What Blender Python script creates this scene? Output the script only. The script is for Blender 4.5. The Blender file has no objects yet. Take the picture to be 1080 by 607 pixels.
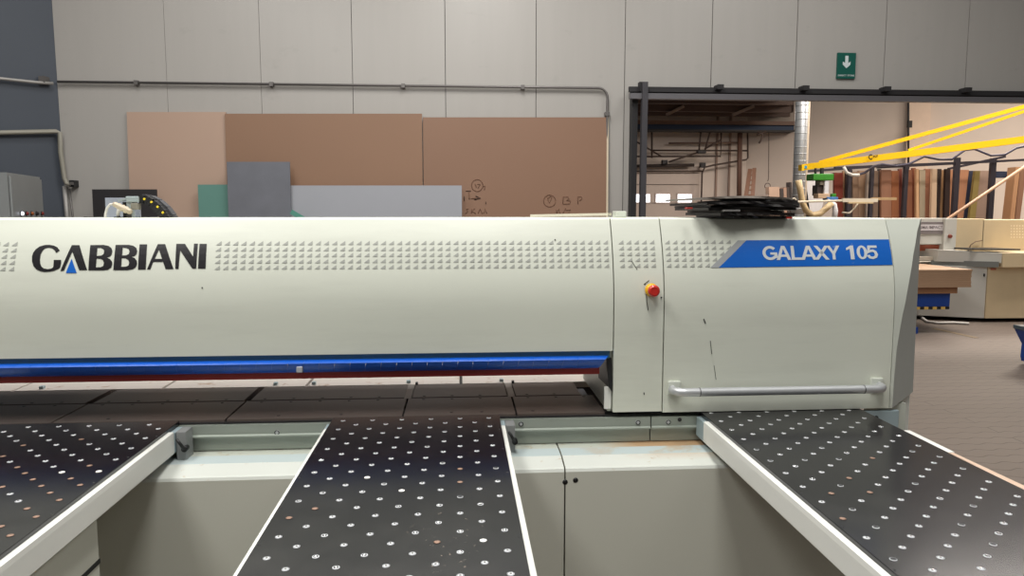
import bpy, bmesh, math, random
from mathutils import Vector, Matrix
from mathutils.geometry import tessellate_polygon
random.seed(7)
scn = bpy.context.scene
col = scn.collection
PI = math.pi

# ------------------------------------------------------------------ camera
F, W_, H_ = 780.0, 1080, 607
YAW, PIT, CH = math.radians(4.03), math.radians(5.93), 1.6
cy, sy, cp, sp = math.cos(YAW), math.sin(YAW), math.cos(PIT), math.sin(PIT)
fwd = Vector((sy*cp, cy*cp, -sp)); rt = Vector((cy, -sy, 0)); up = Vector((sy*sp, cy*sp, cp))
cam_d = bpy.data.cameras.new('camera'); cam = bpy.data.objects.new('camera', cam_d); col.objects.link(cam)
M = Matrix((rt, up, -fwd)).transposed().to_4x4(); M.translation = (0, 0, CH); cam.matrix_world = M
cam_d.sensor_width = 36; cam_d.lens = F*36/W_; cam_d.clip_start = .05; cam_d.clip_end = 200
scn.camera = cam

def ray(x, y): return fwd + rt*((x-540)/F) + up*((303.5-y)/F)
def at(x, y, Y):                       # measured photo position -> point on the vertical plane at depth Y
    d = ray(x, y); t = Y/d.y; return Vector((d.x*t, Y, CH+d.z*t))
def atz(x, y, z):
    d = ray(x, y); t = (z-CH)/d.z; return Vector((d.x*t, d.y*t, z))

# ------------------------------------------------------------------ materials
def lin(c): return tuple(((v/255)/12.92 if v/255 <= .04045 else ((v/255+.055)/1.055)**2.4) for v in c)
_m = {}
def mat(name, rgb, rough=.5, metal=0, var=.06, scale=6, bump=0, stretch=(1, 1, 1), emit=0, spec=.5, coat=0):
    if name in _m: return _m[name]
    m = bpy.data.materials.new(name); m.use_nodes = True; nt = m.node_tree; b = nt.nodes['Principled BSDF']
    c = lin(rgb)
    tc = nt.nodes.new('ShaderNodeTexCoord'); mp = nt.nodes.new('ShaderNodeMapping'); mp.inputs['Scale'].default_value = stretch
    nz = nt.nodes.new('ShaderNodeTexNoise'); nz.inputs['Scale'].default_value = scale; nz.inputs['Detail'].default_value = 5
    nt.links.new(tc.outputs['Object'], mp.inputs[0]); nt.links.new(mp.outputs[0], nz.inputs['Vector'])
    mx = nt.nodes.new('ShaderNodeMix'); mx.data_type = 'RGBA'
    mx.inputs[6].default_value = (*[v*(1-var) for v in c], 1); mx.inputs[7].default_value = (*[min(1, v*(1+var)) for v in c], 1)
    nt.links.new(nz.outputs['Fac'], mx.inputs[0]); nt.links.new(mx.outputs[2], b.inputs['Base Color'])
    b.inputs['Roughness'].default_value = rough; b.inputs['Metallic'].default_value = metal
    b.inputs['Specular IOR Level'].default_value = spec; b.inputs['Coat Weight'].default_value = coat
    if emit:
        b.inputs['Emission Color'].default_value = (*c, 1); b.inputs['Emission Strength'].default_value = emit
    if bump:
        bp = nt.nodes.new('ShaderNodeBump'); bp.inputs['Strength'].default_value = bump; bp.inputs['Distance'].default_value = .01
        nt.links.new(nz.outputs['Fac'], bp.inputs['Height']); nt.links.new(bp.outputs[0], b.inputs['Normal'])
    m['mix'] = mx.name
    _m[name] = m; return m

def add_stain(m, rgb, scale, lo, hi, stretch=(1, 1, 1), region=None, amount=1.0):
    """lay a second colour over the base where a noise mask is high (dirt, dust, scuffs); region=(axis,from,to)"""
    nt = m.node_tree; b = nt.nodes['Principled BSDF']; src = b.inputs['Base Color'].links[0].from_socket
    tc = nt.nodes.new('ShaderNodeTexCoord'); mp = nt.nodes.new('ShaderNodeMapping'); mp.inputs['Scale'].default_value = stretch
    nz = nt.nodes.new('ShaderNodeTexNoise'); nz.inputs['Scale'].default_value = scale; nz.inputs['Detail'].default_value = 8; nz.inputs['Roughness'].default_value = .65
    nt.links.new(tc.outputs['Object'], mp.inputs[0]); nt.links.new(mp.outputs[0], nz.inputs['Vector'])
    mr = nt.nodes.new('ShaderNodeMapRange'); mr.inputs[1].default_value = lo; mr.inputs[2].default_value = hi; mr.inputs[4].default_value = amount
    nt.links.new(nz.outputs['Fac'], mr.inputs[0]); fac = mr.outputs[0]
    if region:
        for ax, a, c in region:
            sx = nt.nodes.new('ShaderNodeSeparateXYZ'); nt.links.new(tc.outputs['Object'], sx.inputs[0])
            r = nt.nodes.new('ShaderNodeMapRange'); r.inputs[1].default_value = a; r.inputs[2].default_value = c
            nt.links.new(sx.outputs[ax], r.inputs[0])
            mu = nt.nodes.new('ShaderNodeMath'); mu.operation = 'MULTIPLY'
            nt.links.new(fac, mu.inputs[0]); nt.links.new(r.outputs[0], mu.inputs[1]); fac = mu.outputs[0]
    mx = nt.nodes.new('ShaderNodeMix'); mx.data_type = 'RGBA'; mx.inputs[7].default_value = (*lin(rgb), 1)
    nt.links.new(fac, mx.inputs[0]); nt.links.new(src, mx.inputs[6]); nt.links.new(mx.outputs[2], b.inputs['Base Color'])
    return m

CREAM = mat('cream_paint', (206, 210, 199), .42, var=.025, scale=3)
add_stain(CREAM, (150, 145, 125), 9, .70, .82, amount=.35)
BEAM = mat('beam_paint', (216, 219, 206), .38, var=.02, scale=2)
add_stain(BEAM, (188, 190, 178), 3, .5, .8, stretch=(.6, 1, 5), amount=.35)
CAB = mat('cabinet_paint', (205, 205, 193), .4, var=.02, scale=2)
CAPG = mat('end_cap_grey', (186, 189, 184), .55, var=.05, scale=14)
PATT = mat('pattern_grey', (163, 165, 158), .5)
BLACKINK = mat('lettering_black', (24, 22, 26), .35)
BLUEINK = mat('band_blue', (10, 96, 190), .35, var=.05, scale=8)
add_stain(BLUEINK, (165, 185, 205), 34, .655, .70, stretch=(1, 1, 2.6), amount=.8)
SILVERINK = mat('band_silver', (160, 163, 165), .4)
WHITEINK = mat('lettering_pale', (205, 208, 208), .4, var=.05, scale=40)
SEAM = mat('seam_dark', (45, 46, 42), .8)
ALU = mat('brushed_aluminium', (196, 198, 200), .38, .55, var=.05, scale=30)
RAIL = mat('rail_greygreen', (158, 165, 156), .42, .35, var=.07, scale=10, stretch=(1, 4, 4))
GROOVE = mat('groove_black', (20, 20, 20), .6)
STEELB = mat('bluish_steel', (172, 190, 196), .4, .3, var=.06, scale=20)
BLKTOP = mat('black_table', (16, 15, 21), .2, var=.16, scale=3, spec=.5)
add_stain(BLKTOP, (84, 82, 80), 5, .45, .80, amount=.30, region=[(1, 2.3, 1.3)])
add_stain(BLKTOP, (140, 126, 112), 70, .635, .68, amount=.6, region=[(1, 1.72, 1.55), (0, -.14, -.06), (0, .07, .02)])
SAWTOP = mat('saw_table_top', (88, 78, 73), .38, var=.1, scale=8, spec=.4)
add_stain(SAWTOP, (120, 108, 98), 12, .62, .8, stretch=(.5, 1, 1), amount=.4)
WHITE = mat('white_paint', (226, 226, 220), .4, var=.02)
REARW = mat('rear_white_table', (222, 212, 204), .45, var=.03)
add_stain(REARW, (165, 120, 80), 16, .60, .68, amount=.7)
LEDGE = mat('ledge_paint', (210, 213, 206), .24, var=.03)
add_stain(LEDGE, (184, 146, 104), 7, .36, .50, stretch=(.5, 1.2, 1), region=[(0, .46, .60), (1, 2.30, 2.40)], amount=.9)
add_stain(LEDGE, (176, 150, 110), 30, .62, .70, amount=.6)
NOZ = mat('nozzle_white', (200, 202, 205), .35)
NOZC = mat('nozzle_dark', (38, 38, 40), .4)
BALL = mat('nozzle_ball', (235, 235, 235), .15, 1)
NOZB = mat('nozzle_brown', (146, 116, 98), .45)
BLUE = mat('curtain_blue', (16, 88, 192), .34, var=.06, scale=5)
BLUED = mat('holder_teal', (74, 124, 146), .5)
RED = mat('bar_red', (140, 38, 34), .45)
BLKP = mat('black_plastic', (26, 26, 27), .45)
REDB = mat('button_red', (200, 40, 30), .3, coat=.5)
YEL = mat('button_yellow', (236, 178, 20), .4)
WALLM = mat('wall_panel_paint', (176, 172, 167), .36, var=.035, scale=3, stretch=(4, 4, .35))
add_stain(WALLM, (140, 136, 131), 2.2, .62, .85, stretch=(1, 1, 2), amount=.5)
FARWALL = mat('far_wall_paint', (208, 196, 186), .6, var=.05, scale=2)
DARKW = mat('dark_blue_wall', (68, 74, 84), .55, var=.08, scale=3)
PIPE = mat('galvanised_pipe', (118, 114, 112), .45, .5)
PIPEB = mat('brown_pipe', (92, 68, 58), .6)
STEEL = mat('frame_steel', (74, 72, 76), .55, .4, var=.12, scale=12)
STEELD = mat('dark_steel', (40, 38, 40), .6)
GREYM = mat('grey_box_paint', (136, 139, 139), .45)
YELLOW = mat('crane_yellow', (250, 200, 14), .42, var=.03)
GREEN = mat('lifter_green', (56, 140, 40), .45)
DUCT = mat('duct_zinc', (190, 195, 200), .4, .6, var=.1, scale=10, stretch=(.3, .3, 6))
HOSE = mat('hose_cream', (206, 182, 140), .5, var=.1, scale=30)
WOOD = mat('stack_wood', (172, 140, 112), .6, var=.1, scale=5, stretch=(1, 1, 12))
WOOD2 = mat('bare_wood_edge', (200, 172, 150), .6, var=.2, scale=30)
MBLUE = mat('machine_blue', (20, 62, 140), .45)
M2W = mat('far_machine_white', (206, 204, 196), .45)
M2C = mat('far_machine_cream', (214, 194, 158), .5)

def floor_mat():
    m = bpy.data.materials.new('concrete_pavers'); m.use_nodes = True; nt = m.node_tree; b = nt.nodes['Principled BSDF']
    tc = nt.nodes.new('ShaderNodeTexCoord'); wv = nt.nodes.new('ShaderNodeTexWave'); wv.wave_type = 'BANDS'; wv.bands_direction = 'X'
    wv.inputs['Scale'].default_value = 1.9
    nt.links.new(tc.outputs['Object'], wv.inputs['Vector'])
    cb = nt.nodes.new('ShaderNodeCombineXYZ'); ml = nt.nodes.new('ShaderNodeMath'); ml.operation = 'MULTIPLY'; ml.inputs[1].default_value = .028
    nt.links.new(wv.outputs['Fac'], ml.inputs[0]); nt.links.new(ml.outputs[0], cb.inputs[1])
    ad = nt.nodes.new('ShaderNodeVectorMath'); nt.links.new(tc.outputs['Object'], ad.inputs[0]); nt.links.new(cb.outputs[0], ad.inputs[1])
    br = nt.nodes.new('ShaderNodeTexBrick'); br.inputs['Scale'].default_value = 1
    br.inputs['Brick Width'].default_value = 2.6; br.inputs['Row Height'].default_value = .125; br.inputs['Mortar Size'].default_value = .007
    br.inputs['Mortar Smooth'].default_value = .6
    br.inputs['Color1'].default_value = (*lin((110, 98, 89)), 1); br.inputs['Color2'].default_value = (*lin((106, 94, 85)), 1)
    br.inputs['Mortar'].default_value = (*lin((84, 74, 67)), 1)
    nt.links.new(ad.outputs[0], br.inputs['Vector'])
    nz = nt.nodes.new('ShaderNodeTexNoise'); nz.inputs['Scale'].default_value = .9; nz.inputs['Detail'].default_value = 8
    nt.links.new(tc.outputs['Object'], nz.inputs['Vector'])
    mr = nt.nodes.new('ShaderNodeMapRange'); mr.inputs[3].default_value = .82; mr.inputs[4].default_value = 1.12; nt.links.new(nz.outputs['Fac'], mr.inputs[0])
    vm = nt.nodes.new('ShaderNodeVectorMath'); vm.operation = 'SCALE'; nt.links.new(br.outputs['Color'], vm.inputs[0]); nt.links.new(mr.outputs[0], vm.inputs['Scale'])
    nt.links.new(vm.outputs[0], b.inputs['Base Color']); b.inputs['Roughness'].default_value = .62
    bp = nt.nodes.new('ShaderNodeBump'); bp.inputs['Strength'].default_value = .4; bp.inputs['Distance'].default_value = .004; bp.invert = True
    nt.links.new(br.outputs['Fac'], bp.inputs['Height']); nt.links.new(bp.outputs[0], b.inputs['Normal'])
    return m
FLOOR = floor_mat()

# ------------------------------------------------------------------ mesh builder
class MB:
    def __init__(s): s.bm = bmesh.new(); s.mats = []
    def mi(s, m):
        if m not in s.mats: s.mats.append(m)
        return s.mats.index(m)
    def face(s, vs, m):
        try: f = s.bm.faces.new([s.bm.verts.new(v) if not isinstance(v, bmesh.types.BMVert) else v for v in vs])
        except ValueError: return
        f.material_index = s.mi(m); return f
    def box(s, x0, x1, y0, y1, z0, z1, m, bev=0, mtx=None):
        t = bmesh.new(); bmesh.ops.create_cube(t, size=1)
        for v in t.verts: v.co = Vector(((x0+x1)/2+v.co.x*(x1-x0), (y0+y1)/2+v.co.y*(y1-y0), (z0+z1)/2+v.co.z*(z1-z0)))
        if bev: bmesh.ops.bevel(t, geom=t.edges[:], offset=bev, segments=2, affect='EDGES', profile=.6)
        s.merge(t, m, mtx)
    def merge(s, t, m, mtx=None):
        k = s.mi(m); mp = {}
        for v in t.verts: mp[v] = s.bm.verts.new(mtx @ v.co if mtx else v.co)
        for f in t.faces:
            try: nf = s.bm.faces.new([mp[v] for v in f.verts]); nf.material_index = k; nf.smooth = f.smooth
            except ValueError: pass
        t.free()
    def hexa(s, lo, hi, m):            # two quads (lists of 4 points) joined into a solid
        a = [s.bm.verts.new(p) for p in lo]; b = [s.bm.verts.new(p) for p in hi]; k = s.mi(m)
        fs = [a[::-1], b]+[[a[i], a[(i+1) % 4], b[(i+1) % 4], b[i]] for i in range(4)]
        for f in fs: s.bm.faces.new(f).material_index = k
    def bar(s, p, q, w, d, m, upv=(0, 0, 1)):   # rectangular bar between points, w across, d along up
        p, q = Vector(p), Vector(q); t = (q-p).normalized(); u = Vector(upv); sd = t.cross(u).normalized(); u = sd.cross(t).normalized()
        o = [sd*w/2+u*d/2, -sd*w/2+u*d/2, -sd*w/2-u*d/2, sd*w/2-u*d/2]
        s.hexa([p+v for v in o], [q+v for v in o], m)
    def tube(s, pts, r, m, n=12, caps=True):
        pts = [Vector(p) for p in pts]; k = s.mi(m); rings = []; prev = None
        rs = r if isinstance(r, (list, tuple)) else [r]*len(pts)
        for i, p in enumerate(pts):
            t = (pts[min(i+1, len(pts)-1)]-pts[max(i-1, 0)]).normalized()
            if prev is None:
                a = Vector((0, 0, 1)) if abs(t.z) < .9 else Vector((1, 0, 0)); u = t.cross(a).normalized()
            else: u = (prev-t*prev.dot(t)).normalized()
            prev = u; w = t.cross(u)
            rings.append([s.bm.verts.new(p+(u*math.cos(2*PI*j/n)+w*math.sin(2*PI*j/n))*rs[i]) for j in range(n)])
        for a, b in zip(rings, rings[1:]):
            for j in range(n):
                f = s.bm.faces.new([a[j], a[(j+1) % n], b[(j+1) % n], b[j]]); f.material_index = k; f.smooth = True
        if caps:
            s.bm.faces.new(rings[0][::-1]).material_index = k; s.bm.faces.new(rings[-1]).material_index = k
    def lathe(s, prof, m, mtx=None, n=20):       # prof list of (r, z[, material])
        rings = []
        for q in prof:
            rings.append([s.bm.verts.new((mtx or Matrix()) @ Vector((q[0]*math.cos(2*PI*j/n), q[0]*math.sin(2*PI*j/n), q[1]))) for j in range(n)])
        for i in range(len(prof)-1):
            mm = prof[i+1][2] if len(prof[i+1]) > 2 else m
            for j in range(n):
                f = s.bm.faces.new([rings[i][j], rings[i][(j+1) % n], rings[i+1][(j+1) % n], rings[i+1][j]]); f.material_index = s.mi(mm); f.smooth = len(prof[i+1]) < 3
        s.bm.faces.new(rings[-1]).material_index = s.mi(prof[-1][2] if len(prof[-1]) > 2 else m)
    def extrude_x(s, prof, x0, x1, m, mats=None, nx=1):   # closed profile of (y, z)
        n = len(prof); xs = [x0+(x1-x0)*i/nx for i in range(nx+1)]
        R = [[s.bm.verts.new((x, y, z)) for y, z in prof] for x in xs]
        for a, b in zip(R, R[1:]):
            for j in range(n):
                f = s.bm.faces.new([a[j], b[j], b[(j+1) % n], a[(j+1) % n]]); f.material_index = s.mi(mats[j] if mats else m)
        s.bm.faces.new(R[0]).material_index = s.mi(m); s.bm.faces.new(R[-1][::-1]).material_index = s.mi(m)
    def build(s, name, parent=None, smooth=False, origin=None):
        me = bpy.data.meshes.new(name)
        bmesh.ops.recalc_face_normals(s.bm, faces=s.bm.faces[:])
        if origin is not None: bmesh.ops.translate(s.bm, verts=s.bm.verts[:], vec=-Vector(origin))
        if smooth:
            for f in s.bm.faces: f.smooth = True
        s.bm.to_mesh(me); s.bm.free()
        for m in s.mats: me.materials.append(m)
        if smooth:
            try: me.set_sharp_from_angle(angle=math.radians(35))
            except Exception: pass
        o = bpy.data.objects.new(name, me); col.objects.link(o)
        if origin is not None: o.location = origin
        if parent is not None:
            o.parent = parent; pl = Vector((0, 0, 0)); q = parent
            while q is not None: pl += Vector(q.location); q = q.parent
            o.location = Vector(o.location)-pl
        return o
def tag(o, label=None, cat=None, group=None, kind=None):
    if label: o['label'] = label
    if cat: o['category'] = cat
    if group: o['group'] = group
    if kind: o['kind'] = kind
    return o
def thing(name, label, cat, loc=(0, 0, 0), group=None):
    o = bpy.data.objects.new(name, None); o.empty_display_size = .1; col.objects.link(o); o.location = loc
    return tag(o, label, cat, group)
def box_part(name, parent, *a, **k):
    b = MB(); b.box(*a, **k); return b.build(name, parent)
ORD = ['first', 'second', 'third', 'fourth', 'fifth', 'sixth', 'seventh', 'eighth', 'ninth', 'tenth', 'eleventh', 'twelfth', 'thirteenth', 'fourteenth',
       'fifteenth', 'sixteenth', 'seventeenth', 'eighteenth', 'nineteenth', 'twentieth', 'twenty-first', 'twenty-second', 'twenty-third', 'twenty-fourth', 'twenty-fifth', 'twenty-sixth', 'twenty-seventh']

# ------------------------------------------------------------------ SETTING
b = MB(); b.box(-12, 22, -4, 34, -.1, 0, FLOOR); tag(b.build('floor'), kind='structure')
YW = 8.3
seams = [-4.9, -3.1, -2.118, -1.146, -.144, .85, 1.838]
b = MB()
SEAMW = mat('wall_seam', (92, 90, 87), .7)
b.box(-4.9, 1.9, YW+.012, YW+.2, 0, 5.2, SEAMW)
for i, (x0, x1) in enumerate(zip(seams, seams[1:])):
    e = .0015 if i < 2 else .0025 if i == 2 else .004
    b.box(x0+e, min(x1-e, 1.9), YW, YW+.03, 0, 5.2, WALLM)
sx = [1.838, 2.817, 3.79, 4.823, 5.8, 6.8, 7.8, 8.8, 9.8]
b.box(1.9, 9.8, YW+.012, YW+.2, 2.93, 5.2, SEAMW)
for x0, x1 in zip(sx, sx[1:]): b.box(x0+.004, x1-.004, YW, YW+.03, 2.93, 5.2, WALLM)
b.box(1.842, 1.9, YW, YW+.03, 0, 2.93, WALLM)
tag(b.build('wall_back'), kind='structure')
b = MB(); k0, k1 = at(68, 230, 8.28), at(55, 0, 8.28); b.hexa([(k0.x+.02, 8.29, 0), (k0.x-2.3, 6.1, 0), (k0.x-2.4, 6.2, 0), (k0.x, 8.45, 0)], [(k1.x-.02, 8.29, 5.2), (k1.x-2.3, 6.1, 5.2), (k1.x-2.4, 6.2, 5.2), (k1.x-.05, 8.42, 5.2)], DARKW)
tag(b.build('wall_left'), kind='structure')
# far hall
FC = (9.8, 25.0)
b = MB()
b.box(3.5, FC[0], 25.0, 25.2, 0, 7, FARWALL)
for x in (8.75, 9.2): b.box(x-.03, x+.03, 24.93, 25.0, 0, 7, mat('wall_post', (150, 128, 116), .6))
tag(b.build('wall_far'), kind='structure')
b = MB(); b.hexa([(9.8, 25, 0), (20.5, 18, 0), (20.6, 18.2, 0), (9.8, 25.2, 0)], [(9.8, 25, 7), (20.5, 18, 7), (20.6, 18.2, 7), (9.8, 25.2, 7)], FARWALL)
def farw(px):                      # point on the angled wall at photo column px
    d = ray(px, 200); ax = Vector((9.8, 25)); dv = Vector((10.7, -7))
    # solve origin + t*d = ax + s*dv
    det = d.x*(-dv.y)+dv.x*d.y; t = (ax.x*(-dv.y)+dv.x*ax.y)/det; return d.x*t, d.y*t
x1, y1 = farw(953); x2, y2 = farw(976)
b.hexa([(x1, y1, 0), (x1-.15, y1-.28, 0), (x2-.15, y2-.28, 0), (x2, y2, 0)], [(x1, y1, 7), (x1-.15, y1-.28, 7), (x2-.15, y2-.28, 7), (x2, y2, 7)], mat('pilaster_paint', (222, 200, 182), .6))
tag(b.build('wall_right'), kind='structure')
b = MB(); b.hexa([(3.5, 18, 4.85), (8.2, 18, 4.85), (11.4, 25, 4.85), (3.5, 25, 4.85)], [(3.5, 18, 5), (8.2, 18, 5), (11.4, 25, 5), (3.5, 25, 5)], mat('dark_ceiling', (70, 58, 54), .8, var=.3, scale=4))
for yy in (19.5, 21, 22.6, 23.6): b.box(3.5, 8.9+(yy-19.5)*.42, yy-.06, yy+.06, 4.62, 4.85, mat('purlin', (88, 72, 66), .7))
tag(b.build('ceiling'), kind='structure')

# garage door in the far wall
b = MB(); GD = mat('garage_door_paint', (196, 182, 172), .5)
for k in range(5): b.box(4.0, 8.15, 24.86, 24.95, .02+k*.62, .02+(k+1)*.62-.02, GD, bev=.006)
gd = b.build('door_1'); tag(gd, kind='structure')
LIT = mat('daylit_pane', (240, 245, 255), .2, emit=3.2)
for x in (671, 692, 715):
    a = at(x, 205, 24.85); c = at(x+14, 213, 24.85); a0 = a.x
    f = MB(); f.box(a0-.04, c.x+.04, 24.83, 24.88, c.z-.05, a.z+.05, GD, bev=.01); fo = f.build('window_frame', gd)
    f = MB(); f.box(a0, c.x, 24.815, 24.829, c.z, a.z, LIT); f.build('pane', fo)

# doorway frame: steel track and posts
b = MB(); b.box(1.86, 9.6, 8.16, 8.2, 2.90, 2.955, STEELD); b.box(1.86, 9.6, 8.09, 8.17, 2.815, 2.875, mat('track_steel', (120, 118, 122), .4, .5))
b.box(1.9, 9.6, 8.2, 8.3, 2.86, 2.93, STEELD)
for p in (759, 849, 935, 1020):
    x = at(p, 100, 8.1).x; b.box(x-.035, x+.035, 8.07, 8.2, 2.925, 2.975, STEELD)
tag(b.build('trim_1'), kind='structure')
b = MB(); b.box(1.90, 1.965, 8.18, 8.30, 0, 2.95, STEELD); tag(b.build('trim_2'), kind='structure')
b = MB(); b.box(1.985, 2.045, 8.06, 8.14, 0, 2.99, STEEL); b.box(1.965, 2.0, 8.12, 8.2, 2.9, 3.0, STEELD); tag(b.build('trim_3'), kind='structure')

# ------------------------------------------------------------------ wall pipes, sign
b = MB(); pts = [(-4.2, 8.26, 2.95), (1.54, 8.26, 2.95)]
for k in range(1, 7): a = k/6*PI/2; pts.append((1.54+.1*math.sin(a), 8.26, 2.85+.1*math.cos(a)))
pts += [(1.64, 8.26, 2.2), (1.64, 8.26, .02)]
b.tube(pts, .014, PIPE)
for x in (-3.4, -2, -.6, .7): b.box(x-.02, x+.02, 8.24, 8.3, 2.928, 2.972, PIPE)
b.box(1.615, 1.665, 8.24, 8.3, 2.65, 2.69, PIPE)
tag(b.build('conduit_pipe', origin=(1.64, 8.26, 0)), 'long thin galvanised pipe across the grey wall bending down beside the doorway', 'pipe')
def leftw(px, off=.05):
    d = ray(px, 120); dv = Vector((-2.35, -2.2)); ax = Vector((-4.2, 8.3-off*1.4))
    det = d.x*(-dv.y)+dv.x*d.y; t = (ax.x*(-dv.y)+dv.x*ax.y)/det; return t*d.x, t*d.y
def lw(px, py, off=.05):
    x, y = leftw(px, off); q = at(px, py, y); return Vector((x, y, q.z))
b = MB(); b.tube([lw(-25, 80), lw(0, 82.5), lw(42, 87), lw(58, 88)], .016, mat('pale_pipe', (165, 162, 158), .5, .3)); b.box(lw(46, 84).x-.03, lw(46, 84).x+.03, lw(46, 84).y, lw(46, 84).y+.1, lw(46, 87).z, lw(46, 80).z, PIPE)
tag(b.build('wall_pipe'), 'short pale pipe on the dark blue wall, upper one', 'pipe')
b = MB(); q = at(68, 190, 8.24)
b.tube([lw(-25, 140), lw(0, 139.8), lw(58, 138.5), at(63, 140, 8.22), at(64, 160, 8.22), at(68, 188, 8.22), at(70, 193, 8.22), at(76, 195, 8.22)], .024, mat('beige_pipe', (150, 146, 134), .55, .1))
tag(b.build('wall_pipe'), 'beige pipe on the dark blue wall turning down at the corner, lower one', 'pipe')
b = MB(); a = at(75, 190, 8.25); c = at(81, 197, 8.25); b.box(a.x, c.x, 8.2, 8.3, c.z, a.z, BLKP, bev=.006); b.box(a.x+.02, a.x+.05, 8.17, 8.2, c.z+.02, c.z+.05, PIPE)
tag(b.build('junction_box'), 'small dark box on the grey wall at the end of the beige pipe', 'box')
b = MB(); b.tube([at(68, 196, 8.26), at(71, 231, 8.26), (at(71, 231, 8.26).x+.03, 8.26, .05)], .022, mat('pale_pipe', (0, 0, 0))); b.tube([at(73, 199, 8.27), at(77, 231, 8.27), (at(77, 231, 8.27).x+.03, 8.27, .05)], .01, PIPE)
tag(b.build('drop_pipe'), 'pale pipe running down the wall corner behind the electrical cabinet', 'pipe')

def text_mesh(s, offset=0.0, res=3):
    cu = bpy.data.curves.new('t', 'FONT'); cu.body = s; cu.size = 1; cu.offset = offset; cu.resolution_u = res
    o = bpy.data.objects.new('t', cu); col.objects.link(o); dg = bpy.context.evaluated_depsgraph_get()
    me = bpy.data.meshes.new_from_object(o.evaluated_get(dg)); bpy.data.objects.remove(o); bpy.data.curves.remove(cu)
    t = bmesh.new(); t.from_mesh(me); bpy.data.meshes.remove(me)
    xs = [v.co.x for v in t.verts]; ys = [v.co.y for v in t.verts]; x0, x1, y0, y1 = min(xs), max(xs), min(ys), max(ys)
    for v in t.verts: v.co = Vector(((v.co.x-x0)/(x1-x0), (v.co.y-y0)/(y1-y0), 0))
    return t
def flat_text(mb, s, x0, x1, z0, z1, Y, m, offset=.0, skew=0):
    t = text_mesh(s, offset)
    for v in t.verts: v.co = Vector((x0+(x1-x0)*v.co.x, Y, z0+(z1-z0)*v.co.y+skew*v.co.x))
    mb.merge(t, m)
a = at(883.5, 55.5, 8.28); c = at(901.5, 83, 8.28)
sg = thing('exit_sign', 'small green sign with white down arrow on the grey wall above the doorway', 'sign', (a.x, 8.29, c.z))
SG = mat('sign_green', (8, 88, 76), .45)
b = MB(); b.box(a.x, c.x, 8.275, 8.297, c.z, a.z, SG); b.build('panel', sg)
b = MB(); cx = (a.x+c.x)/2; w = (c.x-a.x); h = a.z-c.z; SWT = mat('sign_white', (215, 225, 225), .5)
P = lambda u, v: (cx+u*w, 8.2735, c.z+v*h)
b.face([P(-.085, .88), P(.085, .88), P(.085, .6), P(-.085, .6)], SWT)
b.face([P(-.085, .6), P(.085, .6), P(.21, .66), P(.21, .54), P(0, .40), P(-.21, .54), P(-.21, .66)], SWT); b.build('arrow', sg)
for wd, u0, u1 in (('DIRECT', .06, .52), ('STORE', .57, .94)): b = MB(); flat_text(b, wd, a.x+u0*w, a.x+u1*w, c.z+.09*h, c.z+.15*h, 8.2735, SWT, .02); b.build('lettering', sg)

# electrical cabinet by the dark wall
ec = thing('electrical_cabinet', 'grey electrical cabinet with small round indicator lamps by the dark blue wall', 'cabinet', (-4.2, 6.9, 0))
A0, B0 = Vector((-3.815, 6.6, 0)), Vector((-4.015, 7.5, 0)); 
q = at(42, 187, 7.5); B0.x = q.x; n = (B0-A0).normalized(); s_ = Vector((-n.y, n.x, 0))*.0+Vector((-1, -.12, 0)).normalized()*.42
b = MB(); b.hexa([A0, B0, B0+s_, A0+s_], [v+Vector((0, 0, 1.925)) for v in (A0, B0, B0+s_, A0+s_)], GREYM); b.build('body', ec)
nn = Vector((n.y, -n.x, 0)); nn = nn if nn.x > 0 else -nn
def EC(u, z, o): return A0+(B0-A0)*u+Vector((0, 0, z))+nn*o
b = MB(); b.hexa([EC(.03, .06, .004), EC(.97, .06, .004), EC(.97, .06, .02), EC(.03, .06, .02)], [EC(.03, 1.9, .004), EC(.97, 1.9, .004), EC(.97, 1.9, .02), EC(.03, 1.9, .02)], GREYM); dr = b.build('door', ec)
for px, mm in ((19, mat('lamp_white', (235, 240, 255), .3, emit=3)), (24.5, mat('lamp_red', (120, 30, 26), .3)), (30, mat('lamp_orange', (150, 80, 30), .3)), (35.5, BLKP), (41, mat('lamp_red', (0, 0, 0)))):
    d = ray(px, 225); det = d.x*(-(B0-A0).y)+(B0-A0).x*d.y; t = (A0.x*(-(B0-A0).y)+(B0-A0).x*A0.y)/det; X, Y = d.x*t, d.y*t; z = CH+d.z*t
    u = ((Vector((X, Y, 0))-A0).dot(n))/(B0-A0).length
    b = MB(); mt = Matrix.Translation(EC(u, z, .02)) @ nn.to_track_quat('Z', 'Y').to_matrix().to_4x4()
    b.lathe([(.022, 0, BLKP), (.022, .008, BLKP), (.016, .008, BLKP), (.015, .02), (.008, .024)], mm, mt, 14); b.build('indicator_lamp', dr)

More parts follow.
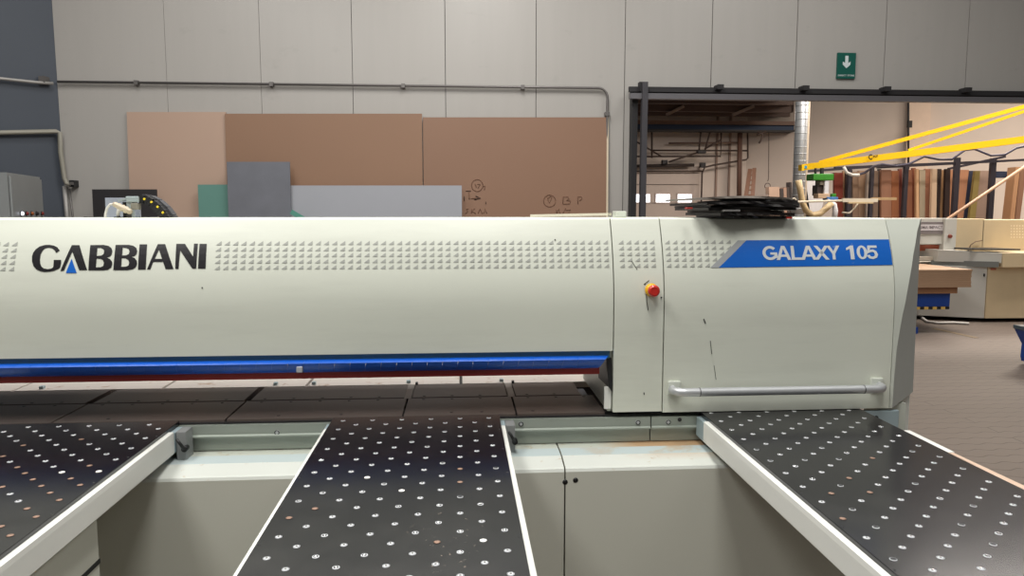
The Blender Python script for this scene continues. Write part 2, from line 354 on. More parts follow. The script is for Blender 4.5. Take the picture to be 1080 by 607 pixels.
# ------------------------------------------------------------------ sheets leaning at the wall
def sheet(name, px0, px1, pyt, Y, m, label, lean=.12, th=.018, edge=None, cat='board', writing=None):
    a = at(px0, pyt, Y); c = at(px1, pyt, Y); zt = (a.z+c.z)/2
    b = MB(); lo = [(a.x, Y-lean, 0), (c.x, Y-lean, 0), (c.x, Y-lean+th, 0), (a.x, Y-lean+th, 0)]
    hi = [(a.x, Y, a.z), (c.x, Y, c.z), (c.x, Y+th, c.z), (a.x, Y+th, a.z)]
    b.hexa(lo, hi, m)
    if edge: b.hexa([(c.x, Y-lean-.0, 0), (c.x+.02, Y-lean, 0), (c.x+.02, Y-lean+th, 0), (c.x, Y-lean+th, 0)], [(c.x, Y, c.z), (c.x+.02, Y, c.z), (c.x+.02, Y+th, c.z), (c.x, Y+th, c.z)], edge)
    o = b.build(name, origin=((a.x+c.x)/2, Y-lean, 0)); tag(o, label, cat, 'large sheets leaning on the grey wall')
    return o
sheet('wood_sheet', 133.5, 238, 118, 8.27, mat('beige_board', (184, 156, 138), .55, var=.04, scale=1), 'tall beige sheet leaning on the grey wall, leftmost and palest of the tall ones', .1)
sheet('wood_sheet', 237, 445, 119.8, 8.245, mat('brown_board', (144, 111, 88), .55, var=.06, scale=1.2), 'plain tall brown sheet on the grey wall between the beige sheet and the pencil-marked sheet', .1)
o = sheet('wood_sheet', 446, 640, 123.6, 8.255, mat('brown_board_marked', (142, 109, 88), .55, var=.05, scale=1.2), 'tall brown sheet with pencil writing leaning on the wall next to the doorway', .1, edge=mat('pale_edge', (215, 200, 175), .6))
PEN = mat('pencil_marks', (122, 88, 68), .8, var=.02); PEND = mat('marker_marks', (60, 44, 38), .8)
b = MB()
def wr(pts, r=.006, m=PEN):
    r *= .55
    P = []
    for x, y in pts:                       # coords measured in a 6x detail starting at (480,180)
        p = at(480+x/6, 180+y/6, 8.25); Y = 8.255-.1*(1-p.z/2.64)-.004; P.append(at(480+x/6, 180+y/6, Y))
    b.tube(P, r, m, 4)
circ = lambda cx, cy, rx, ry: [(cx+rx*math.cos(k*PI/8), cy+ry*math.sin(k*PI/8)) for k in range(17)]
wr(circ(598, 190, 38, 38)); wr([(582, 168), (596, 205), (612, 168), (602, 160), (590, 175)])
wr([(682, 210), (684, 165), (715, 165), (722, 178), (705, 187), (730, 192), (726, 208), (682, 210)], .007)
wr([(778, 210), (776, 165), (800, 163), (802, 180), (785, 188)])
wr([(640, 245), (650, 280)], .007); wr([(636, 275), (656, 240), (668, 285)], .007); wr([(680, 275), (700, 235)]); wr([(700, 250), (730, 245), (712, 275), (740, 272)])
wr(circ(140, 92, 36, 38)); wr([(125, 80), (135, 105)]); wr([(140, 85), (160, 85), (145, 110)]); wr([(175, 100), (190, 95), (185, 120)])
wr([(68, 128), (100, 128)], .008, PEND); wr([(88, 130), (90, 180)], .007); wr([(58, 160), (58, 190)], .007, PEND)
wr([(122, 182), (160, 172), (130, 160)], .011, PEND); wr([(100, 176), (160, 172)], .007); wr([(194, 195), (194, 212)], .006, PEND)
wr([(85, 240), (70, 242), (82, 258), (66, 270)]); wr([(105, 238), (103, 270)]); wr([(125, 238), (105, 255), (130, 270)]); wr([(145, 270), (158, 240), (172, 270)]); wr([(180, 270), (190, 240), (200, 270)])
k0 = len(o.data.materials)
for m_ in b.mats: o.data.materials.append(m_)
t_ = bmesh.new(); t_.from_mesh(o.data)
for f in b.bm.faces: f.material_index += k0
bmesh.ops.translate(b.bm, verts=b.bm.verts[:], vec=-Vector(o.location)); tm = bpy.data.meshes.new('tmp'); b.bm.to_mesh(tm); b.bm.free(); t_.from_mesh(tm); t_.to_mesh(o.data); t_.free(); bpy.data.meshes.remove(tm)
sheet('wood_sheet', 208.5, 240, 194.5, 8.14, mat('teal_board', (98, 142, 132), .5, var=.04), 'small teal sheet in front of the beige one beside the dark grey sheet', .02)
sheet('wood_sheet', 239, 305.5, 170.5, 8.08, mat('slate_board', (112, 114, 122), .5, var=.16, scale=5), 'dark grey mottled sheet standing in front of the brown and teal sheets', .03)
sheet('wood_sheet', 306.5, 487, 195.5, 8.12, mat('pale_grey_board', (165, 167, 174), .4, var=.02), 'long low light grey sheet in front of the two brown sheets', .04)
sheet('wood_sheet', 97, 165, 199.5, 8.06, mat('black_board', (44, 42, 44), .5, var=.05), 'black sheet against the wall behind the cable chain', .03)
sheet('wood_sheet', 88, 98, 228.5, 8.0, mat('black_board', (0, 0, 0)), 'low black board end just left of the black sheet', .02)
b = MB(); p, q = at(307, 223, 8.0), at(324, 233, 8.0); d_ = q-p; b.bar(p, p-d_*(p.z/d_.z), .01, .05, mat('teal_strap', (86, 150, 134), .5)); tag(b.build('teal_strap'), 'thin teal strip leaning in front of the light grey sheet near the dark grey one', 'strip')

# ------------------------------------------------------------------ PANEL SAW
saw = thing('panel_saw', 'large pale grey-green panel saw with long curved beam cover and dark saw table', 'machine', (.0, 2.6, 0))
ZT, ZS, YF = 1.572, 1.26, 2.45
def FY(z):                                     # front surface of the covers
    if z <= ZS: return YF
    t = (z-ZS)/(ZT-ZS); return YF+.085*t*t
def cover_profile(z0, back, n=14, top=ZT):
    pr = [(FY(z0+(top-z0)*i/n), z0+(top-z0)*i/n) for i in range(n+1)]
    pr += [(FY(top)+.008, top+.004), (back, top+.004), (back, z0)]
    return pr
def cover(mb, x0, x1, z0, back, m): mb.extrude_x(cover_profile(z0, back), x0, x1, m)
def decal(mb, t, m, off=.0012):                # cut a flat (x,z) bmesh into strips and wrap it on the cover
    z = 1.28
    while z < ZT:
        bmesh.ops.bisect_plane(t, geom=t.verts[:]+t.edges[:]+t.faces[:], plane_co=(0, 0, z), plane_no=(0, 0, 1)); z += .02
    for v in t.verts: v.co.y = FY(v.co.z)-off
    mb.merge(t, m)
def poly_bm(outlines):
    t = bmesh.new(); vs = [[Vector((p[0], 0, p[1])) for p in o] for o in outlines]; fl = [v for o in vs for v in o]
    bv = [t.verts.new(v) for v in fl]
    for tri in tessellate_polygon(vs):
        try: t.faces.new([bv[i] for i in tri])
        except ValueError: pass
    return t
def pix(pts, ox, oy, sc):                      # measured detail coordinates -> (x, z) on the cover
    r = []
    for x, y in pts:
        p = at(ox+x/sc, oy+y/sc, YF+.02); p = at(ox+x/sc, oy+y/sc, FY(p.z)); r.append((p.x, p.z))
    return r
def tri_pattern(mb, x0, x1, slant=False):
    k = 0; px = .0268; pz = .0196; zt = 1.502
    i0 = math.ceil(x0/px); i1 = math.floor(x1/px)
    t = bmesh.new()
    for i in range(i0, i1):
        for j in range(5):
            x = i*px+.004; z = zt-j*pz-.013
            if x < x0+.003 or x+.018 > x1-.002: continue
            if slant and x+.0175 > .872+(z-1.405)/.092*.094: continue
            v = [t.verts.new(c) for c in ((x, 0, z), (x+.0175, 0, z), (x+.0175, 0, z+.0125))]; t.faces.new(v)
    decal(mb, t, PATT)
# beam cover
X0, XA, XB, XC, XE = -3.3, .518, .691, 1.506, 1.655
b = MB(); cover(b, X0, XA-.002, 1.128, 3.0, BEAM)
tri_pattern(b, -.812, XA-.004); tri_pattern(b, -2.3, -1.395)
def scuff(mb, pts, w=1.2):
    for p, q in zip(pts, pts[1:]):
        a, c = pix([p, q], 0, 0, 1); d = Vector((c[0]-a[0], c[1]-a[1])); n = Vector((-d.y, d.x)).normalized()*w*.0016
        t = poly_bm([[(a[0]-n.x, a[1]-n.y), (c[0]-n.x, c[1]-n.y), (c[0]+n.x, c[1]+n.y), (a[0]+n.x, a[1]+n.y)]]); decal(mb, t, SEAM, .0016)
scuff(b, [(213, 302.5), (213.6, 304)]); scuff(b, [(585, 252), (585.8, 253.5)])
bc = b.build('beam_cover', saw, smooth=True)
LET = [
 [[(425, 185), (388, 210), (370, 180), (345, 162), (310, 155), (275, 162), (248, 185), (228, 225), (220, 275), (222, 320), (238, 355), (262, 372), (300, 378), (335, 373), (355, 362), (360, 340), (363, 283), (440, 283), (437, 320), (428, 362), (410, 375), (370, 393), (320, 404), (270, 407), (220, 399), (180, 378), (152, 345), (138, 300), (138, 245), (152, 205), (180, 170), (220, 143), (270, 129), (320, 127), (365, 135), (400, 152)]],
 [[(430, 398), (550, 130), (629, 130), (708, 388), (626, 388), (556, 196), (468, 393)]],
 [[(720, 390), (742, 130), (880, 128), (930, 138), (960, 160), (970, 190), (962, 225), (945, 245), (912, 258), (945, 275), (965, 300), (968, 330), (955, 362), (920, 385), (870, 390)], [(815, 157), (850, 157), (878, 172), (885, 195), (878, 222), (855, 238), (808, 242)], [(806, 268), (845, 270), (872, 285), (882, 315), (875, 345), (850, 358), (798, 360)]]]
LET2 = [
 [[(-3, 388), (22, 128), (155, 127), (205, 137), (235, 158), (245, 190), (238, 222), (220, 240), (185, 250), (220, 265), (240, 292), (243, 325), (230, 358), (195, 380), (145, 388)], [(95, 155), (130, 157), (158, 170), (166, 195), (158, 222), (130, 235), (88, 237)], [(85, 263), (125, 265), (152, 282), (162, 310), (155, 340), (130, 352), (78, 355)]],
 [[(252, 382), (270, 122), (348, 122), (333, 382)]],
 [[(345, 382), (458, 120), (535, 120), (620, 377), (538, 378), (512, 302), (410, 302), (380, 380)], [(470, 175), (502, 272), (425, 272)]],
 [[(638, 375), (650, 117), (740, 117), (823, 248), (833, 115), (873, 115), (855, 373), (815, 373), (690, 185), (672, 375)]],
 [[(873, 372), (890, 117), (965, 117), (952, 372)]]]
for L, ox in [(l, 20) for l in LET]+[(l, 120) for l in LET2]:
    b = MB(); decal(b, poly_bm([pix(o, ox, 245, 9.818) for o in L]), BLACKINK, .0015); b.build('letter', bc)
b = MB(); decal(b, poly_bm([pix([(548, 270), (487, 418), (600, 418)], 20, 245, 9.818)]), BLUEINK, .0015); tag(b.build('emblem', bc), 'blue triangle')
# service panel with emergency stop
b = MB(); cover(b, XA+.002, XB-.002, .914, 3.0, BEAM); tri_pattern(b, XA+.004, XB-.004)
scuff(b, [(681.5, 310), (682, 318), (683.5, 327)], .8); scuff(b, [(679.5, 299.5), (684.5, 295.5)], .8)
scuff(b, [(679, 413.5), (679.3, 416)]); scuff(b, [(666, 275), (672, 284)], .6)
sp_ = b.build('service_panel', saw, smooth=True)
e = at(687, 305.5, YF); rx = Matrix.Rotation(PI/2, 4, 'X')
b = MB(); b.lathe([(.0225, 0), (.0225, .004), (.016, .014)], YEL, Matrix.Translation((e.x, YF, e.z)) @ rx, 28); es = b.build('stop_button_collar', sp_)
b = MB(); b.lathe([(.010, .012), (.012, .022), (.0195, .026), (.0205, .034), (.018, .041), (.012, .044), (.0108, .0432), (.004, .0445)], REDB, Matrix.Translation((e.x, YF, e.z)) @ rx, 28); tag(b.build('stop_button_head', es), 'red mushroom button')
for u_, v_ in ((697.5, 313.5), (679.8, 299.8)): w = at(u_, v_, YF); b = MB(); b.lathe([(.0028, 0), (.0028, .002)], BLKP, Matrix.Translation((w.x, YF, w.z)) @ rx, 10); b.build('rivet', sp_)
# door with handle
b = MB(); cover(b, XB+.002, XC-.002, .91, 3.0, BEAM); tri_pattern(b, XB+.004, 1.2, True)
scuff(b, [(742, 336), (744, 341)]); scuff(b, [(749, 359), (750.5, 373)], .7); scuff(b, [(753, 385), (755, 400)], .5)
dr = b.build('access_door', saw, smooth=True)
band = pix([(758, 282), (787, 253.2), (933, 252.2), (935.5, 279.2)], 0, 0, 1); band[2] = (XC-.004, band[2][1]); band[3] = (XC-.004, band[3][1])
b = MB(); decal(b, poly_bm([band]), BLUEINK, .0012); decal(b, poly_bm([pix([(749, 282), (778, 253.3), (787, 253.2), (758, 282)], 0, 0, 1)]), SILVERINK, .0013); bd = b.build('name_band', dr)
def stroke_bm(pts, w):                         # a pen stroke with mitred corners
    t = bmesh.new(); L = []
    for i, p in enumerate(pts):
        p = Vector(p); a = (p-Vector(pts[i-1])).normalized() if i else None; c = (Vector(pts[i+1])-p).normalized() if i < len(pts)-1 else None
        d = ((a or c)+(c or a)).normalized(); n = Vector((-d.y, d.x)); k = 1/max(.6, n.dot(Vector((-(a or c).y, (a or c).x))))
        L.append((t.verts.new((p+n*w/2*k).to_3d()), t.verts.new((p-n*w/2*k).to_3d())))
    for (a, b_), (c, d) in zip(L, L[1:]): t.faces.new([a, b_, d, c])
    return t
def flat_poly(outl):
    t = poly_bm(outl)
    for v in t.verts: v.co = Vector((v.co.x, v.co.z, 0))
    return t
def ell(cx, cy, a, b_, n=22): return [(cx+a*math.cos(2*PI*k/n), cy+b_*math.sin(2*PI*k/n)) for k in range(n)]
def glyph(ch, W):
    s_ = .19
    if ch == 'G': return [stroke_bm([(W/2+(W/2-s_/2)*math.cos(math.radians(g)), .5+(.5-s_/2)*math.sin(math.radians(g))) for g in range(42, 326, 15)]+[(W-s_/2-.02, .24), (W-s_/2-.02, .46)], s_), flat_poly([[(.52*W, .38), (W-.02, .38), (W-.02, .54), (.52*W, .54)]])]
    if ch == 'A': return [flat_poly([[(0, 0), (.38*W, 1), (.62*W, 1), (W, 0), (.77*W, 0), (.69*W, .22), (.31*W, .22), (.23*W, 0)], [(.36*W, .38), (.64*W, .38), (.5*W, .78)]])]
    if ch == 'L': return [flat_poly([[(0, 0), (0, 1), (s_, 1), (s_, .17), (W, .17), (W, 0)]])]
    if ch == 'X': return [flat_poly([[(0, 0), (.26*W, 0), (W, 1), (.74*W, 1)]]), flat_poly([[(0, 1), (.26*W, 1), (W, 0), (.74*W, 0)]])]
    if ch == 'Y': return [flat_poly([[(0, 1), (.26*W, 1), (.5*W, .60), (.74*W, 1), (W, 1), (.61*W, .42), (.61*W, 0), (.39*W, 0), (.39*W, .42)]])]
    if ch == '1': return [flat_poly([[(W, 0), (W, 1), (W-.15, 1), (0, .82), (0, .66), (W-.2, .76), (W-.2, 0)]])]
    if ch == '0': return [flat_poly([ell(W/2, .5, W/2, .5), ell(W/2, .5, W/2-.18, .5-.15)])]
    if ch == '5': return [stroke_bm([(W*.95, .91), (W*.25, .91), (W*.17, .53), (W*.34, .60), (W*.56, .62), (W*.76, .53), (W*.85, .34), (W*.76, .17), (W*.5, .09), (W*.26, .13), (W*.10, .29)], .17)]
for wd in ((('G', 295, 372), ('A', 372, 447), ('L', 458, 512), ('A', 512, 592), ('X', 590, 664), ('Y', 662, 728)), (('1', 774, 806), ('0', 832, 882), ('5', 888, 942))):
    b = MB()
    for ch, g0, g1 in wd:
        f0, f1 = (g0-295)/650, (g1-295)/650; yt0, yb0 = 103-3*f0, 184-6*f0
        W = (g1-g0)/82
        (ax_, az_), (cx_, cz_) = pix([(g0, yb0), (g1, yt0)], 750, 240, 5.4)
        for t in glyph(ch, W):
            for v in t.verts: v.co = Vector((ax_+(cx_-ax_)*v.co.x/W, 0, az_+(cz_-az_)*v.co.y))
            decal(b, t, WHITEINK, .0022)
    b.build('lettering', bd)
hz = .993; hy = YF-.055; hx0, hx1 = .728, 1.452
b = MB(); pts = [(hx0-.004, YF+.01, hz), (hx0-.006, YF-.02, hz)]
for k in range(0, 7): a = k/6*PI/2; pts.append((hx0+.03-.036*math.cos(a), YF-.02-.035*math.sin(a), hz))
pts += [(hx0+.09, hy, hz), (hx1-.09, hy, hz)]
for k in range(0, 7): a = k/6*PI/2; pts.append((hx1-.03+.036*math.sin(a), hy+.035-.035*math.cos(a), hz))
pts += [(hx1+.006, YF+.01, hz)]
b.tube(pts, .0145, ALU, 18)
for x in (hx0+.075, hx1-.075): b.tube([(x-.0015, hy, hz), (x+.0015, hy, hz)], .0150, mat('joint_dark', (90, 90, 92), .4, .6), 18)
hd = b.build('handle', dr)
for x in (hx0+.002, hx1-.002): box_part('handle_mount', hd, x-.022, x+.022, YF-.012, YF, hz-.02, hz+.028, CREAM, bev=.004)
# end cap
zs = [.91+(ZT-.91)*i/16 for i in range(17)]
def xb(z):
    P = [(.91, 1.517), (1.02, 1.518), (1.113, 1.521), (1.23, 1.534), (1.346, 1.555), (1.45, 1.583), (1.543, 1.618), (1.58, 1.642)]
    for (a, u), (c, v) in zip(P, P[1:]):
        if z <= c: return u+(v-u)*(z-a)/(c-a)
    return P[-1][1]
b = MB(); k = b.mi(CREAM); k2 = b.mi(CAPG); R = []
XCG = XC+.001
for z in zs:
    zb = z
    R.append([b.bm.verts.new(c) for c in ((XCG, FY(z), z), (xb(z), FY(z), z), (XE+.006*(1.57-z)/.66, 2.56, z+(.028 if z == zs[0] else 0)), (XE, 3.0, z), (XCG, 3.0, z))])
for a, c in zip(R, R[1:]):
    for j in range(5):
        f = b.bm.faces.new([a[j], a[(j+1) % 5], c[(j+1) % 5], c[j]]); f.material_index = k2 if j in (1, 2) else k
b.bm.faces.new(R[0]); f = b.bm.faces.new(R[-1]); f.material_index = k
tag(b.build('end_cap', saw, smooth=True), 'bevelled grey end cap')
# dark gap lines behind seams
for x, z0 in ((XA, 1.13), (XB, .93), (XC, .93)): box_part('seam_backing', saw, x-.003, x+.003, YF+.1, 2.98, z0, ZT-.01, SEAM)
# feet of the right housing
b = MB(); b.box(1.50, 1.60, 2.50, 2.6, .70, .912, CREAM); b.box(1.604, 1.65, 2.56, 2.6, 0, .94, WHITE); b.build('side_column', saw)
b = MB(); b.box(1.36, 1.545, 2.452, 2.47, .80, .900, STEELB, bev=.003); q = at(924, 440, 2.452); b.lathe([(.007, 0), (.007, .003)], BLKP, Matrix.Translation((q.x, 2.452, q.z)) @ rx, 12); b.build('corner_bracket', saw)
# blue curtain
b = MB(); b.box(X0, .508, 2.462, 2.55, 1.10, 1.1275, BLUED); b.build('curtain_holder', saw)
PX = .0508; n = int((.505+2.0)/PX)
def flap_profile():
    return [(2.462, 1.110), (2.446, 1.108), (2.437, 1.101), (2.442, 1.087), (2.456, 1.071), (2.474, 1.062)]
for i in range(n):
    x1 = .505-i*PX; x0 = x1-PX+.0006; b = MB(); pr = flap_profile(); dz = random.uniform(-.0004, .0004)
    if i == 0: x0, tx = x1-PX, -.035
    R = []
    for x, top in ((x0, 0), (x1, 1)):
        row = []
        for kk, (y, z) in enumerate(pr):
            xx = x-.010*kk/5*1.4 if not (i == 0 and top) else x-.04*kk/5
            row.append((Vector((xx, y+dz, z)), Vector((xx, y+dz+.003, z))))
        R.append(row)
    ki = b.mi(BLUE)
    va = [[(b.bm.verts.new(p), b.bm.verts.new(q)) for p, q in row] for row in R]
    for kk in range(5):
        for s in (0, 1):
            f = b.bm.faces.new([va[0][kk][s], va[1][kk][s], va[1][kk+1][s], va[0][kk+1][s]]); f.smooth = True
    for side in (0, 1):
        for kk in range(5): b.bm.faces.new([va[side][kk][0], va[side][kk][1], va[side][kk+1][1], va[side][kk+1][0]])
    for kk in (0, 5): b.bm.faces.new([va[0][kk][0], va[0][kk][1], va[1][kk][1], va[1][kk][0]])
    b.build('curtain_flap', saw, smooth=True)
q = at(315.5, 390, 2.43); box_part('curtain_clip', saw, q.x-.010, q.x+.010, 2.432, 2.444, q.z-.010, q.z+.010, mat('clip_grey', (170, 172, 176), .4), bev=.003)
b = MB(); b.box(X0, .476, 2.468, 2.53, 1.043, 1.072, RED, bev=.004); b.build('pressure_bar', saw)
b = MB(); b.box(X0, .46, 2.56, 2.99, 1.075, 1.13, mat('beam_underside', (96, 92, 90), .6)); b.build('beam_underside', saw)
b = MB(); b.hexa([(.497, 2.47, 1.10), (.516, 2.47, 1.10), (.516, 2.6, 1.10), (.487, 2.6, 1.10)], [(.505, 2.45, 1.0), (.516, 2.45, .985), (.516, 2.6, 1.0), (.497, 2.6, 1.0)], BLKP); b.build('rubber_stop', saw)
b = MB(); b.box(.492, .516, 2.462, 2.474, .922, 1.0, WHITE, bev=.002); b.box(.505, .5175, 2.474, 2.98, .912, 1.128, CREAM); b.build('end_plate', saw)
# saw table: front strip and rear strip plates
ZP = .908
xj = [X0, -2.5, -1.93, -1.345, -.785, -.198, .19, .50]
for row, (y0, y1) in enumerate(((2.475, 2.715), (2.725, 2.93))):
    for i, (x0, x1) in enumerate(zip(xj, xj[1:])):
        g = .003 if row == 0 else (.012 if i in (3, 4) else .016)
        x1_ = x1-g
        if i == len(xj)-2 and row == 1: x1_ = .455
        b = MB(); b.box(x0+g, x1_, y0, y1, ZP-.03, ZP, SAWTOP, bev=.0015)
        x = x0+.06
        while x < x1_-.03:
            for yy in ((y0+.035, y1-.018) if row == 0 else (y0+.02,)):
                if yy == y0+.035 and (int(x*97) % 3): continue
                t = Matrix.Translation((x, yy, ZP+.0006)); b.lathe([(.006, -.001), (.006, 0), (.001, .0002)], BLKP, t, 10)
            x += .105
        b.build('table_plate', saw)
b = MB(); b.box(X0, .49, 2.715, 2.725, ZP-.03, ZP-.002, GROOVE); b.box(X0, .50, 2.48, 2.94, ZP-.06, ZP-.0305, STEEL); b.build('table_bed', saw)
for i, x in enumerate((-.198, .19)):
    b = MB(); b.box(x-.013, x+.013, 2.716, 2.94, ZP-.028, ZP-.0012, mat('bracket_grey', (150, 142, 136), .45, .2)); b.build('plate_bracket', saw)
    b = MB(); b.box(x+.016, x+.026, 2.932, 2.95, ZP-.01, ZP+.008, BLKP, bev=.002); b.build('guide_pin', saw)
# rear table (white, dusty)
xr = [X0, -2.55, -1.75, -1.18, -.62, .0, .62, 1.25]
for x0, x1 in zip(xr, xr[1:]): box_part('rear_table_plate', saw, x0+.006, x1-.006, 2.965, 3.9, ZP-.03, ZP-.006, REARW, bev=.002)
b = MB()
for x in xr[1:-1]: b.box(x-.006, x+.006, 2.97, 3.9, ZP-.03, ZP-.02, GROOVE)
b.box(X0, 1.25, 2.98, 3.88, ZP-.12, ZP-.031, STEEL); b.build('rear_table_frame', saw)
for px in (52, 290, 330, 430, 530): 
    q = atz(px, 405, ZP); box_part('guide_block', saw, q.x-.008, q.x+.008, 2.98, 3.0, ZP-.01, ZP+.006, STEELB if px % 20 else WHITE, bev=.003)
# front rail
segs = [(X0, -.8), (-.8, -.44), (-.44, .655), (.655, 1.50)]
for x0, x1 in ((X0, .652), (.656, 1.35)):
    b = MB(); b.extrude_x([(2.455, .893), (2.455, .862), (2.447, .858), (2.447, .853), (2.465, .850), (2.465, .806), (2.55, .806), (2.55, .893)], x0, x1, RAIL); b.build('guide_rail', saw)
b = MB(); b.box(X0, 1.35, 2.49, 2.58, .885, .905, GROOVE); b.box(X0, 1.35, 2.47, 2.52, .896, .9, STEELD); b.build('rail_groove', saw)
for px, py in ((292, 456), (549.5, 447), (673, 445.3), (705, 445)):
    q = at(px, py, 2.452); b = MB(); mt = Matrix.Translation((q.x, 2.455, q.z)) @ rx
    b.lathe([(.0085, 0), (.0085, .003), (.0055, .003, BLKP), (.0055, .0025, BLKP), (.003, .0028, ALU)], ALU, mt, 16); b.build('rail_bolt', saw)
q = at(717, 442.5, 2.452); b = MB(); b.lathe([(.007, 0), (.007, .002)], STEELD, Matrix.Translation((q.x, 2.455, q.z)) @ rx, 12); b.build('rail_plug', saw)
# lower cabinet with doors
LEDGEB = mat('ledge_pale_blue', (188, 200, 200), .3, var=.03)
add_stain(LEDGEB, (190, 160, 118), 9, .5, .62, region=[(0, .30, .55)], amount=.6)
LEDGEA = mat('ledge_paint_shaded', (192, 196, 184), .3)  # same ledge paint at the back, with its shade put into the colour
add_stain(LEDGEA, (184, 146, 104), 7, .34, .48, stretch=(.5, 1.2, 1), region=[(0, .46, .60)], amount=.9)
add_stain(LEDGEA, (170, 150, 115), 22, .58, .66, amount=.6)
PRF = lambda y0=2.262: [(2.54, .803), (2.415, .803), (2.345, .801), (y0+.012, .787), (y0+.004, .784), (y0, .775), (y0, .02), (2.54, .02)]
for i, (x0, x1) in enumerate(((X0, -1.3), (-1.297, .326), (.331, 1.49))):
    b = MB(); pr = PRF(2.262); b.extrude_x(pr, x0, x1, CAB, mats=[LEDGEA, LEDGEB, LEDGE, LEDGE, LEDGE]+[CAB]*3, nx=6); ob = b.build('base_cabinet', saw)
    if i:
        q = at(596 if i == 1 else 607, 508 if i == 1 else 506, 2.262); b = MB(); b.lathe([(.0085, -.004), (.0085, .0008), (.001, .001)], BLKP, Matrix.Translation((q.x, 2.262, q.z)) @ rx, 16); b.build('lock_hole', ob)

# ------------------------------------------------------------------ AIR TABLES
def project(p):
    v = Vector(p)-Vector((0, 0, CH)); c = v.dot(fwd); return 540+F*v.dot(rt)/c, 303.5-F*v.dot(up)/c
NB = {}
def nozzle_mesh(kind):
    if kind in NB: return NB[kind]
    b = MB(); z = 0
    if kind == 'ring': b.lathe([(.0074, -.002), (.0074, .0008), (.0052, .0010), (.0050, .0009, NOZC), (.0034, .0007, NOZC), (.0032, .0016, BALL), (.0012, .0026, BALL)], NOZ, None, 16)
    if kind == 'bar':
        b.lathe([(.0074, -.002), (.0074, .0008), (.0066, .0010), (.0064, .0008, NOZC), (.0056, .0006, NOZC), (.0054, .0011, NOZ), (.0026, .0012, NOZ), (.0020, .0024, BALL)], NOZ, None, 16)
    if kind == 'brown': b.lathe([(.0074, -.002), (.0074, .0008), (.0075, .0009), (.0035, .0006)], NOZB, None, 16)
    if kind == 'white': b.lathe([(.0074, -.002), (.0074, .0009), (.0075, .0013)], mat('nozzle_bright', (245, 242, 236), .4), None, 16)
    if kind == 'open': b.lathe([(.0074, -.002), (.0074, .0008), (.0062, .0010), (.0060, .0002, NOZC), (.003, .0001, NOZC)], NOZ, None, 16)
    o = b.build('nozzle_mesh'); me = o.data; bpy.data.objects.remove(o); NB[kind] = me; return me
def air_table(label, x0, x1, cols, yA, yB, specials, yend=.55, ybeg=2.468, rim_y=2.43):
    t = thing('air_table', label, 'table', ((x0+x1)/2, 1.5, 0), 'air tables in front of the saw')
    b = MB(); b.box(x0, x1, yend, ybeg, .890, .908, BLKTOP, bev=.0012); b.build('tabletop', t)
    for s in (-1, 1):
        xe = x0 if s < 0 else x1
        b = MB(); xo = xe+s*.016
        pr = [(xe+s*.0005, .8885), (xo-s*.004, .8885), (xo-s*.001, .8865), (xo, .8825), (xo, .83), (xo-s*.003, .826), (xe-s*.02, .826), (xe-s*.02, .8885)]
        R = [[b.bm.verts.new((x, y, z)) for x, z in pr] for y in (yend, rim_y-.055)]; k = b.mi(WHITE)
        pr = [(x, z if z < .885 else z+.009) for x, z in pr]
        for v_, (x, z) in zip(R[0], pr): v_.co.z = z
        for v_, (x, z) in zip(R[1], pr): v_.co.z = z
        for j in range(8): b.bm.faces.new([R[0][j], R[1][j], R[1][(j+1) % 8], R[0][(j+1) % 8]])
        b.bm.faces.new(R[0]); b.bm.faces.new(R[1][::-1]); rm = b.build('side_rim', t)
        b = MB(); b.box(min(xe+s*.0005, xo), max(xe+s*.0005, xo), rim_y-.0545, rim_y+.02, .829, .893, STEELB); tag(b.build('rim_end', t), 'bluish steel end piece of the rim')
    b = MB(); b.box(x0+.03, x1-.03, yend+.05, 2.40, .80, .888, mat('table_box_grey', (120, 120, 116), .6)); b.build('air_box', t)
    pts = []
    for c, xc in enumerate(cols):
        y = yA if c % 2 == 0 else yB
        while y > yend+.05:
            if x0+.02 < xc < x1-.02: pts.append((xc, y))
            y -= .0982
    vis = []
    hid = []
    for p in pts:
        u, v = project((p[0], p[1], .908)); (vis if -6 < u < 1086 and v < 613 else hid).append(p)
    vis.sort(key=lambda p: p[0]**2+p[1]**2)
    loc = Vector(t.location)
    def kind(p):
        u, v = project((p[0], p[1], .908))
        for k, l in specials.items():
            for q in l:
                if abs(q[0]-u) < 7 and abs(q[1]-v) < 4.5: return k
        return random.choice(['bar', 'bar', 'bar', 'ring'])
    for p in vis[:100]:
        o = bpy.data.objects.new('air_nozzle', nozzle_mesh(kind(p))); col.objects.link(o); o.parent = t
        o.location = Vector((p[0], p[1], .908))-loc; o.rotation_euler.z = random.uniform(-.3, .3)
    rest = vis[100:]+hid
    if rest:
        b = MB()
        for p in rest: b.lathe([(.0074, -.002), (.0074, .0008), (.0062, .0010), (.0060, .0008, NOZC), (.005, .0006, NOZC), (.0048, .0012, NOZ), (.0018, .0024, BALL)], NOZ, Matrix.Translation((p[0], p[1], .908)), 12)
        tag(b.build('air_nozzles', t), kind='stuff')
    for s, xe in ((1, x0+.008), (-1, x1-.008)):
        y = 2.30
        while y > 1.15:
            b = MB(); b.lathe([(.0032, -.001), (.0032, .0003), (.001, .0004)], BLKP if s < 0 else mat('screw_black', (12, 12, 12), .6), Matrix.Translation((xe, y, .908)), 8); b.build('edge_screw', t); y -= .197
    return t
def cols(x0, n, d): return [x0+i*d for i in range(n)]
B = lambda *a: list(a)
def z1(x, y, s=2.675, ox=240, oy=380): return (ox+x/s, oy+y/s)
